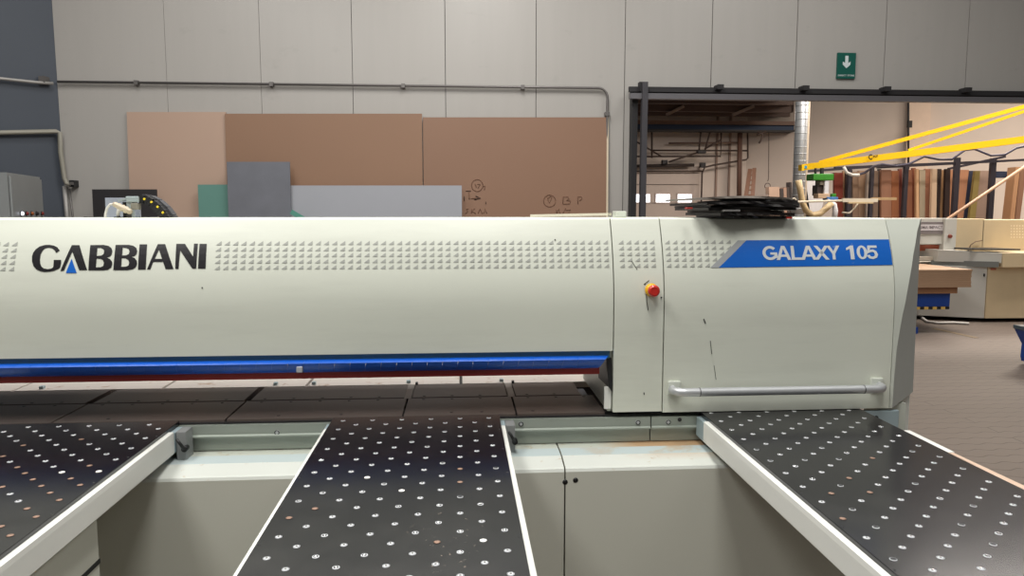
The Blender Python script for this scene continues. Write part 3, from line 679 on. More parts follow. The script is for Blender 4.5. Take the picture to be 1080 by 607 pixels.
t2 = air_table('black nozzle-studded air table in the middle, white rim on both sides', -.430, .130, cols(-.391, 11, .0484), 2.432, 2.383,
   {'brown': [z1(656, 303), z1(656, 341), z1(240, 423), z1(166, 450), z1(590, 511)], 'white': [z1(391, 331), z1(489, 367), z1(721, 507)], 'open': [z1(757, 300), z1(656, 383), z1(716, 170)]})
def z3(x, y): return (x/3.635, 440+y/3.635)
t1 = air_table('black nozzle-studded air table at left with a white support box under it', -1.50, -.933, cols(-.967, 11, -.0473), 2.381, 2.43,
   {'brown': [z3(*p) for p in ((308, 85), (343, 181), (271, 228), (307, 251), (59, 189), (89, 211), (120, 234), (155, 257), (192, 281), (229, 306), (101, 340), (139, 369), (39, 438), (8, 405), (8, 261), (78, 111), (8, 150))], 'white': [z3(236, 205), z3(380, 202)]})
def z4(x, y): return (720+x/3, 420+y/3)
t3 = air_table('black nozzle-studded air table at right in front of the access door', .829, 1.402, cols(.860, 11, .0493), 2.438, 2.389,
   {'brown': [z4(*p) for p in ((476, 295), (597, 292), (514, 375), (602, 186), (531, 248))], 'open': [z4(*p) for p in ((504, 270), (544, 345), (620, 400), (679, 500), (234, 157), (280, 192), (388, 190), (740, 265), (890, 218), (814, 183), (893, 393), (928, 334), (998, 455), (727, 165), (497, 188))]})
box_part('rim_cap', t3, 1.4025, 1.424, 1.985, 2.20, .89, .9075, WHITE, bev=.002)
# lengths of bare wooden lath on the right table's outer side
b = MB(); p, q = atz(1002, 480, .90), atz(1080, 517, .90); b.bar(p, q+(q-p)*.5, .02, .016, WOOD2); o = b.build('edge_lath', t3); tag(o, 'bare wooden strip along the outer edge')
# end brackets with lever handles
def bracket(t, x, s):
    b = MB(); b.box(min(x, x+s*.032), max(x, x+s*.032), 2.385, 2.445, .80, .895, mat('bracket_alu', (150, 152, 152), .45, .4), bev=.003); o = b.build('end_bracket', t)
    b = MB(); c = Vector((x+s*.030, 2.38, .842)); b.tube([c+Vector((0, .012, 0)), c+Vector((0, -.012, 0))], .0095, BLKP, 12); b.tube([c+Vector((0, -.010, 0)), c+Vector((-.020, -.016, .036))], [.0055, .0045], BLKP, 10); b.build('lever_handle', o)
bracket(t1, -.915, 1); bracket(t2, .147, 1)
# support box under the left table
b = MB(); b.box(-1.47, -.948, .7, 1.925, .02, .826, CAB, bev=.003); sb = b.build('support_box', t1)
b = MB(); b.bar((-.9475, 1.925, .69), (-.9475, 1.62, .69), .004, .012, GROOVE); b.build('slot', sb)
box_part('support_box', t2, -.36, .06, .7, 1.2, .02, .80, CAB, bev=.003)
box_part('support_box', t3, .89, 1.34, .7, 1.2, .02, .80, CAB, bev=.003)

# ------------------------------------------------------------------ ITEMS ON TOP OF THE SAW
ZTOP = ZT+.004
# pile of dark slats
MS = [mat('slat_black', (30, 26, 25), .45, var=.3, scale=25, stretch=(.3, 1, 1)), mat('slat_brown', (62, 50, 44), .55, var=.3, scale=25), mat('slat_grey', (120, 112, 104), .5, var=.2, scale=20)]
specs = [(738, 838, 2, 0, .0), (722, 841, 3.5, 0, .03), (727, 830, 2, 1, .03), (712, 842, 3, 0, .02), (716, 840, 2, 0, -.04), (708, 843, 2.2, 0, .03), (735, 842, 2.4, 0, .0), (702, 836, 2, 2, .02)]
z = ZTOP; 
for i, (p0, p1, th, mi, dy) in enumerate(specs):
    x0, x1 = at(p0, 225, 2.86).x, at(p1, 225, 2.47).x; h = .0046+th*.0015; y0 = 2.472+random.uniform(-.008, .02)-(.012 if i > 3 else 0); y1 = y0+random.uniform(.38, .44)
    b = MB(); nx = 14; R = []; k = b.mi(MS[mi])
    arc = .001+.0008*i
    for j in range(nx+1):
        u = j/nx; x = x0+(x1-x0)*u; zz = z+arc*math.sin(PI*u)-(arc if 0 else 0); sk = dy*(u-.5)
        R.append([b.bm.verts.new(c) for c in ((x, y0+sk+random.uniform(-.004, .004), zz), (x, y1+sk, zz), (x, y1+sk, zz+h), (x, y0+sk+random.uniform(-.004, .004), zz+h))])
    for a, c in zip(R, R[1:]):
        for j in range(4): b.bm.faces.new([a[j], a[(j+1) % 4], c[(j+1) % 4], c[j]])
    b.bm.faces.new(R[0]); b.bm.faces.new(R[-1])
    o = b.build('thin_strip_sheet', origin=((x0+x1)/2, (y0+y1)/2, z))
    lab = {0: 'dark thin sheet at the very bottom of the pile on the saw', 7: 'greyish thin sheet lying topmost on the pile on the saw'}.get(i, '%s thin dark sheet from the bottom of the pile on the saw' % ORD[i])
    tag(o, lab, 'sheet', 'pile of thin dark sheets on the saw'); z += h+.0005
ZPILE = z
for k, (px, m_, lb) in enumerate(((723, mat('tag_red', (170, 50, 40), .5), 'small red tag at the left end of the pile'), (829, mat('tag_red', (0, 0, 0)), 'small red tag low at the right end of the pile'), (767, mat('tag_grey', (120, 118, 116), .5), 'small grey label on the front edge of the pile'))):
    q = at(px, (219.5, 229.5, 222)[k], 2.49); b = MB(); b.box(q.x-.009-(.018 if k == 2 else 0), q.x+.009+(.018 if k == 2 else 0), 2.440 if k != 1 else 2.46, 2.47, q.z-.003, q.z+.003, m_, bev=.0008); tag(b.build('paper_tag'), lb, 'tag')
# white lath and block
b = MB(); p, q = at(562, 230.5, 2.9), at(643, 227, 2.75); p.z = ZTOP+.006; q.z = ZTOP+.012; b.bar(p, q, .05, .010, mat('lath_cream', (206, 200, 182), .5))
tag(b.build('wooden_lath'), 'pale narrow lath lying on top of the saw beam', 'lath')
q = at(651.5, 226, 2.8); box_part('block', None, q.x-.020, q.x+.020, 2.74, 2.8, ZTOP, ZTOP+.024, CREAM, bev=.003)
bl = bpy.data.objects['block']; bl.name = 'white_block'; bl.data.name = 'white_block'; tag(bl, 'small pale block at the end of the lath on the saw', 'block')
# cable chain, bracket, plate and connector
cc = thing('cable_chain', 'black cable chain with yellow dots arching down onto the saw beam', 'cable chain', (-1.1, 2.85, ZTOP))
Yc = 2.85
arc = [(149, 209.5), (155, 209.5), (162, 213), (168, 218.5), (173, 224), (177, 230), (179, 236)]
P_ = [at(x, y+.7, Yc) for x, y in arc]
b = MB(); links = []
for i in range(len(P_)-1):
    for s in (0, .5):
        p = P_[i].lerp(P_[i+1], s); q = P_[i].lerp(P_[i+1], s+.5); q = p+(q-p)*.93
        d = (q-p).normalized(); b = MB(); b.bar(p, q, .045, .030, BLKP, upv=(d.z, 0, -d.x) if 1 else (0, 0, 1)); b.build('chain_link', cc)
for (x, y) in ((152, 209.7), (159.5, 213), (166, 218), (171.5, 224), (175.5, 231.5)):
    q = at(x, y, Yc-.025); b = MB(); b.lathe([(.0042, 0), (.0042, .003), (.003, .004)], mat('dot_yellow', (228, 200, 40), .4), Matrix.Translation((q.x, Yc-.022, q.z)) @ rx, 12); b.build('yellow_dot', cc)
b = MB()
L = [at(x, y, Yc+.03) for x, y in ((152, 208), (160, 209), (168, 213), (176, 220), (182, 228), (185, 236))]
for p, q in zip(L, L[1:]): b.bar(p, q, .04, .022, mat('chain_grey', (66, 66, 70), .5), upv=(.3, 0, 1))
b.build('rear_chain', cc)
br = thing('chain_bracket', 'bent zinc bracket holding the cable chain above the saw beam', 'bracket', (-1.15, 2.85, ZTOP))
b = MB(); ZN = mat('zinc_plate', (170, 182, 184), .4, .4)
a, c = at(136, 207, Yc), at(150, 213, Yc); b.box(a.x, c.x, Yc-.03, Yc+.03, c.z, a.z, ZN, bev=.003)
a, c = at(136, 212, Yc), at(143, 220, Yc); b.box(a.x, c.x, Yc-.025, Yc+.02, c.z, a.z, ZN, bev=.003)
p, q = at(127, 211.5, Yc), at(141, 208, Yc); b.bar(p, q, .04, .006, ZN); b.build('bent_plate', br)
a, c = at(142, 214, Yc), at(150, 221, Yc); box_part('clamp_block', br, a.x, c.x, Yc-.035, Yc-.005, c.z, a.z, mat('block_olive', (128, 124, 112), .5), bev=.003)
a, c = at(133, 213, Yc+.02), at(137, 221, Yc+.02); box_part('dark_spacer', br, a.x, c.x, Yc-.01, Yc+.03, ZTOP, a.z, BLKP)
a, c = at(134, 222, Yc+.02), at(138, 233, Yc+.02); box_part('support_post', br, a.x, c.x, Yc+.03, Yc+.06, ZTOP, c.z+.06, ZN)
a, c = at(110.5, 208.5, 2.93), at(148, 230, 2.93); bp_ = MB(); bp_.box(a.x, c.x, 2.93, 2.94, ZTOP, a.z, mat('plate_bluegrey', (150, 155, 168), .4, .2), bev=.002)
tag(bp_.build('mounting_plate', origin=((a.x+c.x)/2, 2.935, ZTOP)), 'blue-grey upright metal plate on the saw behind the plug connector', 'plate')
cn = thing('plug_connector', 'ribbed beige cable plug with white cable looping onto the saw beam', 'connector', (-1.2, 2.8, ZTOP))
b = MB(); CB = mat('connector_beige', (186, 172, 150), .45, .2, var=.2, scale=60); p, q = at(119.5, 214.5, 2.8), at(139, 224, 2.8)
pts = [p.lerp(q, k/10) for k in range(11)]; b.tube(pts, [.007, .010, .009, .012, .010, .0135, .011, .0135, .010, .011, .006], CB, 14); b.build('plug_body', cn)
b = MB(); b.tube([at(x, y, 2.8) for x, y in ((120, 215), (116, 215.5), (113, 219), (111.3, 225), (111, 230), (111.3, 236))], .0045, mat('cable_white', (205, 202, 196), .5), 8); b.build('cable', cn)
b = MB(); b.tube([at(127, 216, 2.83), at(124.5, 224, 2.83), at(125, 234, 2.83)], .0065, mat('cable_white', (0, 0, 0)), 8); b.box(at(122, 229, 2.83).x, at(129.5, 229, 2.83).x, 2.815, 2.845, ZTOP, at(125, 228.5, 2.83).z, BLKP); b.build('second_cable', cn)

# ------------------------------------------------------------------ FAR HALL
# black and brown pipework
def pipe(name, label, pts, Y, r, m, cat='pipe', group=None):
    b = MB(); b.tube([at(x, y, Y) for x, y in pts], r, m, 8); return tag(b.build(name), label, cat, group)
G = 'pipes on the far wall'
DP = mat('pipe_dark', (72, 58, 52), .6)
def zz(x, y): return (660+x/5.28, 120+y/5.28)
pipe('water_pipe', 'long horizontal dark pipe across the far wall above the garage door, lower one', [zz(30, 238), zz(528, 236), zz(532, 100)], 24.4, .028, DP, group=G)
pipe('water_pipe', 'horizontal dark pipe across the far wall above the garage door, middle one', [zz(140, 203), zz(680, 205)], 24.6, .028, DP, group=G)
pipe('water_pipe', 'short horizontal dark pipe high on the far wall near the beam', [zz(240, 163), zz(625, 160)], 24.7, .03, mat('pipe_mid', (120, 98, 88), .6), group=G)
pipe('water_pipe', 'vertical dark pipe hanging from the blue beam at far left', [zz(145, 60), zz(145, 245)], 24.5, .03, DP, group=G)
pipe('water_pipe', 'diagonal dark brace pipe left of the hanging pipe on the far wall', [zz(60, 155), zz(200, 238)], 24.55, .026, DP, group=G)
pipe('water_pipe', 'thick vertical brown pipe in the far wall corner, reddish at the bottom', [zz(632, 100), zz(628, 500)], 24.4, .065, mat('pipe_brown', (100, 72, 60), .6), group=G)
pipe('water_pipe', 'thin vertical pipe just right of the thick brown corner pipe', [zz(646, 100), zz(640, 480)], 24.45, .03, mat('pipe_mid', (0, 0, 0)), group=G)
pipe('water_pipe', 'bent dark pipe going down beside the garage door then up to the corner', [zz(420, 500), zz(425, 330), zz(440, 297), zz(490, 285), zz(670, 255), zz(680, 245), zz(678, 105)], 24.5, .03, DP, group=G)
gr = thing('door_track', 'dark garage door track and spring shaft above the garage door', 'track', (7, 24.6, 2.7))
b = MB(); b.tube([at(*zz(60, 290), 24.6), at(*zz(380, 285), 24.6)], .055, mat('shaft', (56, 46, 42), .6, var=.3, scale=8), 10); b.build('spring_shaft', gr)
b = MB(); b.tube([at(*zz(60, 320), 24.7), at(*zz(425, 318), 24.7)], .026, DP, 8); b.build('lower_rail', gr)
b = MB(); q = at(*zz(427, 284), 24.6); b.box(q.x-.08, q.x+.08, 24.5, 24.7, q.z-.09, q.z+.07, STEELD); b.build('drum_bracket', gr)
b = MB(); q = at(*zz(212, 272), 24.6); b.box(q.x-.09, q.x+.07, 24.4, 24.6, q.z-.06, q.z+.08, STEELD); b.build('motor', gr)
hb = thing('heater_bracket', 'dark hanging bracket with struts on the far wall below the blue beam', 'bracket', (9, 24, 4))
for k, (p, q) in enumerate((((418, 100), (408, 205)), ((468, 105), (438, 215)), ((530, 145), (440, 195)), ((400, 215), (240, 268)))):
    b = MB(); b.tube([at(*zz(*p), 24.2), at(*zz(*q), 24.2)], .03, DP, 8); b.build('strut', hb)
b = MB(); q = at(*zz(420, 212), 24.2); b.box(q.x-.14, q.x+.14, 24.1, 24.3, q.z-.05, q.z+.05, STEELD, bev=.02); b.build('plate', hb)
# blue roof beam
b = MB(); a, c = at(640, 131, 24), at(836, 138, 24); b.box(a.x, c.x, 23.9, 24.15, c.z, a.z, mat('beam_navy', (42, 62, 92), .6)); b.box(a.x, c.x, 23.8, 24.2, a.z, a.z+.12, mat('beam_tan', (120, 96, 84), .6)); b.box(a.x, c.x, 23.75, 24.25, c.z-.05, c.z, STEELD)
tag(b.build('roof_beam'), 'dark navy steel roof beam across the far hall', 'beam')
for k, (p, q, s) in enumerate((((703, 121), (721, 112), 'left'), ((773, 121), (795, 112), 'right'))):
    b = MB(); b.bar(at(*p, 22.5), at(*q, 22.5), .1, .09, mat('strut_pale', (150, 136, 128), .6)); tag(b.build('roof_strut'), 'pale diagonal strut under the dark far ceiling, the %s one' % s, 'strut')
b = MB(); b.tube([at(*zz(797, 100), 23), at(*zz(795, 360), 23), at(*zz(790, 375), 23)], .012, DP, 6); 
q = at(*zz(790, 380), 23); b.tube([q+Vector((.09*math.sin(k*PI/6), 0, -.12+.09*math.cos(k*PI/6))) for k in range(13)], .012, DP, 6); tag(b.build('hanging_cord'), 'thin cord with a loop hanging on the far wall', 'cord')
b = MB(); b.tube([at(x, y, 23) for x, y in (zz(735, 100), zz(762, 115), zz(755, 145), zz(742, 163))], .03, DP, 6); b.tube([at(*zz(730, 118), 23), at(*zz(780, 98), 23)], .03, DP, 6)
tag(b.build('loose_cable'), 'loose dark cable hanging from the navy roof beam', 'cable')
# ladder
ld = thing('ladder', 'brown ladder leaning against the far wall', 'ladder', (10, 23, 0)); LD = mat('ladder_wood', (112, 80, 62), .6)
def lad(u, v): # u 0..1 across, v 0 bottom..1 top
    t0 = at(*zz(692, 308), 23).lerp(at(*zz(716, 303), 23), u); b0 = at(*zz(660, 520), 22.4).lerp(at(*zz(702, 520), 22.4), u); return b0.lerp(t0, v)
for u in (0, 1): 
    b = MB(); d = lad(u, 1)-lad(u, 0); g = lad(u, 0)-d*(lad(u, 0).z/d.z); b.bar(g, lad(u, 1), .12, .05, LD); b.build('stile', ld)
for k in range(8): b = MB(); b.bar(lad(0, .05+k*.13), lad(1, .05+k*.13), .05, .05, LD); b.build('rung', ld)
# boards near the ladder
def tall(name, pb, pt, top, Y, m, label, group, cat='board', dep=.25, leanY=.15):
    a, c = at(pt[0], top, Y), at(pt[1], top, Y); e, f = at(pb[0], 229, Y), at(pb[1], 229, Y)
    k = a.z/(a.z-e.z); ex = a.x+(e.x-a.x)*k; fx = c.x+(f.x-c.x)*k
    b = MB(); b.hexa([(ex, Y-leanY, 0), (fx, Y-leanY, 0), (fx, Y+dep-leanY, 0), (ex, Y+dep-leanY, 0)], [(a.x, Y, a.z), (c.x, Y, c.z), (c.x, Y+dep, c.z), (a.x, Y+dep, a.z)], m)
    o = b.build(name, origin=((ex+fx)/2, Y-leanY, 0)); return tag(o, label, cat, group)
def bm_(rgb): return mat('board_%d_%d_%d' % rgb, rgb, .6, var=.12, scale=4, stretch=(3, 3, .5))
for i, (x0, x1, top, rgb, lb) in enumerate(((811, 822, 197, (165, 140, 122), 'pale tan board leaning on the far wall right of the ladder'), (823, 826, 199, (50, 42, 40), 'narrow dark board on the far wall between the tan one and the duct'), (826.5, 829.5, 197.5, (150, 122, 105), 'thin tan board among the dark boards left of the duct'), (830, 832.5, 197, (58, 48, 44), 'thin dark board left of the duct, second dark one'), (833, 835, 192, (46, 38, 36), 'dark brown board nearest the duct'))):
    tall('leaning_board', (x0, x1), (x0, x1), top, 21, bm_(rgb), lb, 'boards beside the duct')
b = MB(); p = [at(x, y, 20.5) for x, y in ((792, 215), (796, 208), (806, 205), (811, 206), (808, 214))]; 
b.hexa([at(793, 216, 20.5), at(804, 216, 20.5), at(804, 216, 20.9), at(793, 216, 20.9)], [at(799, 206, 20.5), at(811, 205, 20.5), at(811, 205, 20.9), at(799, 206, 20.9)], bm_((140, 128, 120)))
gx0, gx1 = at(793, 228, 20.5).x, at(811, 228, 20.5).x; b.hexa([(gx0, 20.5, 0), (gx1, 20.5, 0), (gx1, 20.9, 0), (gx0, 20.9, 0)], [at(793, 216, 20.5), at(811, 216, 20.5), at(811, 216, 20.9), at(793, 216, 20.9)], bm_((90, 78, 70)))
o = b.build('scrap_bin'); tag(o, 'heap of grey-brown offcuts piled at the foot of the ladder', 'offcuts')
# duct
b = MB(); x = at(843.5, 170, 15).x; b.tube([(x, 15, 0), (x, 15, 6)], .125, DUCT, 20)
for k in range(40): b.tube([(x, 15, .1+k*.14), (x, 15, .115+k*.14)], .13, DUCT, 20)
b.tube([(x+.17, 15.1, 0), (x+.17, 15.1, 6)], .05, mat('duct_side', (215, 200, 180), .5), 10)
tag(b.build('spiral_duct', origin=(x, 15, 0)), 'tall vertical silver spiral duct standing in the far hall', 'duct')
# rack of boards
RY = 16.0
rk = thing('board_rack', 'dark steel rack holding tall boards upright in the far hall', 'rack', (10, RY, 0)); RS = mat('rack_steel', (58, 54, 62), .55, .2)
for px, top, w, dy in ((897, 178, 1.6, -.3), (921, 174, 1.6, -.3), (957, 172, 2, -.4), (1011, 166, 2.6, -.7), (1049, 167, 2.6, -.6)):
    a = at(px-w, top, RY+dy); c = at(px+w, top, RY+dy); box_part('rack_post', rk, a.x, c.x, RY+dy, RY+dy+.08, 0, a.z, RS)
for p, q, dy in (((845, 181), (958, 173), -.2), ((880, 177), (1052, 170), -.65), ((925, 176.5), (1080, 168.5), -.1), ((1000, 178), (1060, 165), .2)):
    b = MB(); b.bar(at(*p, RY+dy), at(*q, RY+dy), .06, .05, RS); b.build('rack_rail', rk)
blist = [((858, 866), (857, 865), 184, (72, 56, 46), 'dark brown'), ((880, 889), (880, 889), 182, (134, 58, 42), 'reddish'), ((889.5, 892), (889.5, 892), 180, (190, 150, 115), 'light tan'),
 ((892.5, 899), (892.5, 899), 179, (58, 46, 40), 'dark'), ((899.5, 905), (899.5, 905), 181, (150, 122, 100), 'tan'), ((905.5, 913), (905.5, 913), 180, (160, 132, 108), 'light tan'),
 ((913.5, 920), (914.5, 921), 179, (178, 164, 152), 'pale grey'), ((921, 926), (921.5, 926.5), 180, (140, 118, 102), 'grey-brown'), ((926.5, 929), (927, 929.5), 178, (52, 40, 36), 'dark'),
 ((929.5, 940), (929.5, 940), 179, (158, 114, 90), 'mid brown'), ((940.5, 948), (940.5, 948), 180, (166, 106, 70), 'orange-brown'), ((948.5, 953), (948.5, 953), 178, (124, 66, 54), 'red-brown'),
 ((953.5, 956), (953.5, 956), 177, (215, 200, 190), 'whitish'), ((956.5, 962), (956.5, 962), 179, (150, 98, 72), 'brown'), ((962.5, 966), (962.5, 966), 177, (124, 70, 44), 'rust-brown'),
 ((966.5, 969.5), (966.5, 969), 178, (214, 174, 134), 'thin pale'), ((970, 975.5), (970, 976), 179, (172, 160, 138), 'grey-cream'), ((974.5, 981.5), (976, 983), 178, (156, 108, 84), 'brown'),
 ((982, 987.5), (983.5, 988.5), 178, (212, 184, 156), 'cream'), ((986.5, 991), (989, 993), 178, (50, 38, 34), 'near-black'), ((991.5, 995.5), (993.5, 997), 179, (176, 138, 100), 'tan'),
 ((996, 1001), (997.5, 1002.5), 178, (48, 32, 28), 'near-black'), ((1001.5, 1016), (1002.5, 1022), 179, (184, 132, 100), 'wide warm brown'), ((1017, 1022), (1022.5, 1028), 180, (44, 50, 74), 'navy'),
 ((1022.5, 1029), (1028.5, 1034), 180, (150, 132, 76), 'olive'), ((1028, 1041), (1033, 1047), 180, (164, 140, 126), 'wide grey-tan'), ((1060.5, 1065), (1066, 1071), 178, (150, 104, 76), 'brown')]
for i, (pb, pt, top, rgb, w) in enumerate(blist):
    tall('stored_board', pb, pt, top, RY+.09*(i % 3), bm_(rgb), '%s board from the left in the far rack, %s' % (ORD[i], w), 'boards standing in the far rack', leanY=0, dep=.07)
for i, (pb, pt, rgb, lb) in enumerate((((1065.5, 1070), (1071.5, 1076), (196, 150, 112), 'pale brown board leaning right of the far rack, left one of two'), ((1071, 1076), (1076.5, 1083), (150, 112, 88), 'darker brown board leaning at the far right edge, right one of two'))):
    tall('leaning_board', pb, pt, 176, RY-.3, bm_(rgb), lb, 'boards right of the rack', leanY=0)
a, c = at(1051, 180.5, RY+.3), at(1070, 187.5, RY+.3); box_part('rack_plank', rk, a.x, c.x, RY+.3, RY+.36, c.z, a.z, bm_((40, 50, 74)))
tall('stored_board', (855, 864), (849, 877), 182.5, RY-.5, bm_((232, 230, 232)), 'white leaning panel behind the green lifter', None, leanY=0)
b = MB(); p_, q_ = at(1000, 230.5, 14.6), at(1081, 175.5, 14.6); p_ = q_+(p_-q_)*(q_.z/(q_.z-p_.z)); b.tube([p_, q_], .035, mat('pole_tan', (176, 140, 112), .5), 8); tag(b.build('long_pole'), 'long thin tan pole slanting in front of the board rack', 'pole')
b = MB(); xf, yf = farw(958); b.tube([at(958, 95, yf-.6), at(958, 178, yf-.6)], .03, STEELD, 6); q = at(958.5, 131, yf-.6); b.box(q.x-.06, q.x+.06, q.y-.08, q.y, q.z-.1, q.z+.1, BLKP); tag(b.build('wall_cable'), 'dark vertical cable with small box on the far pilaster', 'cable')
# jib crane
jc = thing('jib_crane', 'long yellow jib crane arm with two diagonal ties over the board rack', 'crane', (9.8, 12.5, 2.8))
b = MB(); p0, p1 = at(846, 176.5, 14), at(1080, 147, 12.5); d = p1-p0; b.bar(p0, p1+d*.25, .10, .115, YELLOW); arm = b.build('arm', jc)
b = MB(); a, c = at(844.5, 173.5, 13.95), at(847, 180, 13.95); b.box(a.x, c.x+.0, 13.9, 14.05, c.z, a.z, YELLOW); b.build('arm_cap', jc)
b = MB(); a, c = at(847.5, 174.5, 13.9), at(851.5, 177.5, 13.9); b.box(a.x, c.x, 13.915, 13.925, c.z, a.z, mat('sticker_blue', (60, 150, 190), .4)); b.build('sticker', arm)
b = MB(); p, q = at(864, 171.5, 14), at(1080, 112.5, 12.5); b.bar(p, q+(q-p)*.2, .06, .07, YELLOW); b.build('upper_tie', jc)
b = MB(); p, q = at(958, 158.5, 13.3), at(1080, 117.5, 12.4); b.bar(p, q+(q-p)*.2, .05, .05, YELLOW); b.build('lower_tie', jc)
b = MB(); 
def on_arm(px):
    d_ = ray(px, 160); det = d_.x*(-d.y)+d.x*d_.y; t = (p0.x*(-d.y)+d.x*p0.y)/det; return t*d_.y
Y_ = on_arm(920)-.065
t = text_mesh('C', .03); 
for v in t.verts: q = at(916+v.co.x*4, 168.5-v.co.y*6, Y_); v.co = q
b.merge(t, BLACKINK); t = text_mesh('ecm', .02)
for v in t.verts: q = at(920.5+v.co.x*6.5, 166-v.co.y*2.2-v.co.x*.6, Y_-.02); v.co = q
b.merge(t, BLACKINK); b.build('crane_lettering', arm)
# lifter hanging below
vl = thing('vacuum_lifter', 'green-topped vacuum lifting device hanging from the yellow crane', 'lifter', (at(868, 200, 13.8).x, 13.8, 1.7))
def pb(px0, px1, py0, py1, Y, th, m, name, bev=.01):
    a, c = at(px0, py0, Y), at(px1, py1, Y); return box_part(name, vl, a.x, c.x, Y, Y+th, c.z, a.z, m, bev=bev)
pb(858, 879.5, 183, 190, 13.7, .3, GREEN, 'green_housing', .02); pb(866, 869, 177, 184, 13.75, .05, STEELD, 'hanger'); pb(860, 861.5, 177, 184, 13.8, .05, STEELD, 'hanger')
pb(865, 873, 190, 195, 13.75, .2, mat('lifter_box', (130, 122, 108), .5), 'valve_box'); pb(862, 869, 195, 206, 13.8, .2, mat('lifter_dark', (60, 50, 50), .5), 'motor_block')
pb(870, 874, 190, 205, 13.72, .06, mat('lifter_white', (225, 225, 230), .4), 'suction_tube'); pb(863, 875, 204, 209, 13.7, .2, mat('lifter_tan', (200, 170, 140), .5), 'control_box')
pb(873, 884, 207.5, 212, 13.65, .2, mat('lifter_blue', (70, 120, 180), .5), 'blue_tray'); pb(878, 882, 204, 207.5, 13.7, .1, GREEN, 'green_knob')
b = MB(); b.tube([at(x, y, 13.6) for x, y in ((872, 212), (880, 216), (881, 222), (880, 231))], .05, mat('lifter_white', (0, 0, 0)), 10); b.build('suction_hose', vl)
b = MB(); b.tube([at(x, y, 13.2) for x, y in ((842, 190), (844, 200), (846, 212), (850, 222), (857, 226.5), (865, 225), (872, 219), (877, 214))], .055, HOSE, 12); tag(b.build('flexible_hose'), 'thick cream flexible hose looping in a U beside the duct', 'hose')
b = MB(); b.tube([at(778, 212.5, 13.0), at(830, 213, 13.0), at(888, 211.5, 13.0)], .02, mat('rail_pale', (216, 206, 186), .5), 8)
a, c = at(888, 209, 13), at(925, 213, 13); b.box(a.x, c.x, 12.97, 13.03, c.z, a.z, mat('rail_pale', (0, 0, 0))); a, c = at(894, 213, 13), at(920, 214.5, 13); b.box(a.x, c.x, 12.96, 13.02, c.z, a.z, HOSE)
a, c = at(918, 208, 13.1), at(944, 211, 13.1); b.box(a.x, c.x, 13.05, 13.1, c.z, a.z, bm_((180, 150, 110)))
tag(b.build('guide_arm'), 'long pale horizontal bar in front of the board rack, left part', 'bar')
b = MB(); b.tube([at(x, y, 13.1) for x, y in ((830, 213.5), (832, 210), (838, 209), (841, 213))], .015, mat('rail_pale', (0, 0, 0)), 8); b.tube([at(x, y, 13.1) for x, y in ((888, 224), (896, 224.5), (902, 219), (905, 214))], .015, mat('rail_pale', (0, 0, 0)), 8); tag(b.build('thin_hose'), 'thin pale hose curling under the horizontal bar', 'hose')
b = MB(); b.tube([at(x, y, 13.7) for x, y in ((891, 177), (894, 182), (902, 185), (912, 182), (922, 175), (930, 173), (945, 175), (958, 173), (975, 165), (990, 168), (1004, 168), (1018, 158), (1028, 157), (1045, 164), (1060, 163), (1072, 156), (1090, 152))], .022, mat('festoon_cable', (78, 76, 96), .5), 8); tag(b.build('festoon_cable'), 'dark wavy cable hanging in loops below the yellow crane arm', 'cable')
pipe('white_hose', 'short white curved hose under the crane beside the white panel', [(890, 176), (893, 182), (899, 184.5), (906, 184.5)], 13.6, .03, mat('cable_white', (0, 0, 0)), 'hose')

# second machine, a panel saw
m2 = thing('far_panel_saw', 'cream and white panel saw behind the stack of boards in the far hall', 'machine', (7.8, 11, 0))
C0 = atz(1037.5, 337.5, .03); YM = C0.y
Lp = Vector((C0.x-1.35, YM+.62, 0))                        # white side recedes to the left
zc = at(1038, 281, YM).z
def quadbox(pts, z0, z1, m, name, parent=m2):
    b = MB(); b.hexa([Vector((p[0], p[1], z0)) for p in pts], [Vector((p[0], p[1], z1)) for p in pts], m); return b.build(name, parent)
R2 = Vector((C0.x+2.2, YM-.05, 0)); 
quadbox([(C0.x, YM), (C0.x, YM+1.2), (Lp.x, Lp.y+1.2), (Lp.x, Lp.y)], .06, zc, M2W, 'white_base')
quadbox([(C0.x+.01, YM-.01), (R2.x, R2.y), (R2.x, R2.y+1.4), (C0.x+.01, YM+1.3)], .06, zc, M2C, 'cream_base')
quadbox([(C0.x-1.2, YM+.7), (R2.x, YM+.15), (R2.x, YM+1.2), (C0.x-1.2, YM+1.5)], 0, .06, GROOVE, 'plinth')
a, c = at(1006, 264.5, YM-.05), at(1053.5, 277, YM-.05); b = MB(); b.hexa([(a.x, YM+.3, c.z), (c.x, YM-.1, c.z), (c.x, YM+.9, c.z), (a.x, YM+.9, c.z)], [(a.x, YM+.3, a.z), (c.x, YM-.1, a.z-.03), (c.x, YM+.9, a.z-.03), (a.x, YM+.9, a.z)], M2W); b.build('table_slab', m2)
q = at(1080, 268, YM-.1); b = MB(); b.box(c.x+.003, R2.x, YM-.12, YM+.9, zc, a.z-.03, M2C); b.build('side_slab', m2)
a, c = at(992, 274.5, YM+.2), at(1053, 283, YM-.1); b = MB(); b.bar((a.x, YM+.42, a.z-.05), (c.x-.02, YM-.13, c.z+.06), .04, .08, mat('rail_grey2', (120, 122, 118), .5)); b.build('front_rail', m2)
a, c = at(1038, 282.5, YM-.02), at(1050, 284.5, YM-.02); box_part('warning_strip', m2, a.x+.1, c.x, YM-.03, YM-.02, c.z, a.z, mat('strip_red', (190, 110, 90), .5))
q = at(1038.5, 290, YM-.02); box_part('corner_latch', m2, q.x-.006, q.x+.006, YM-.02, YM, q.z-.02, q.z+.02, STEELD)
Yu = YM+.55
a, c = at(1005.5, 230.5, Yu), at(1036.5, 265, Yu); box_part('housing', m2, a.x, c.x, Yu, Yu+.6, c.z, a.z, M2C, bev=.01)
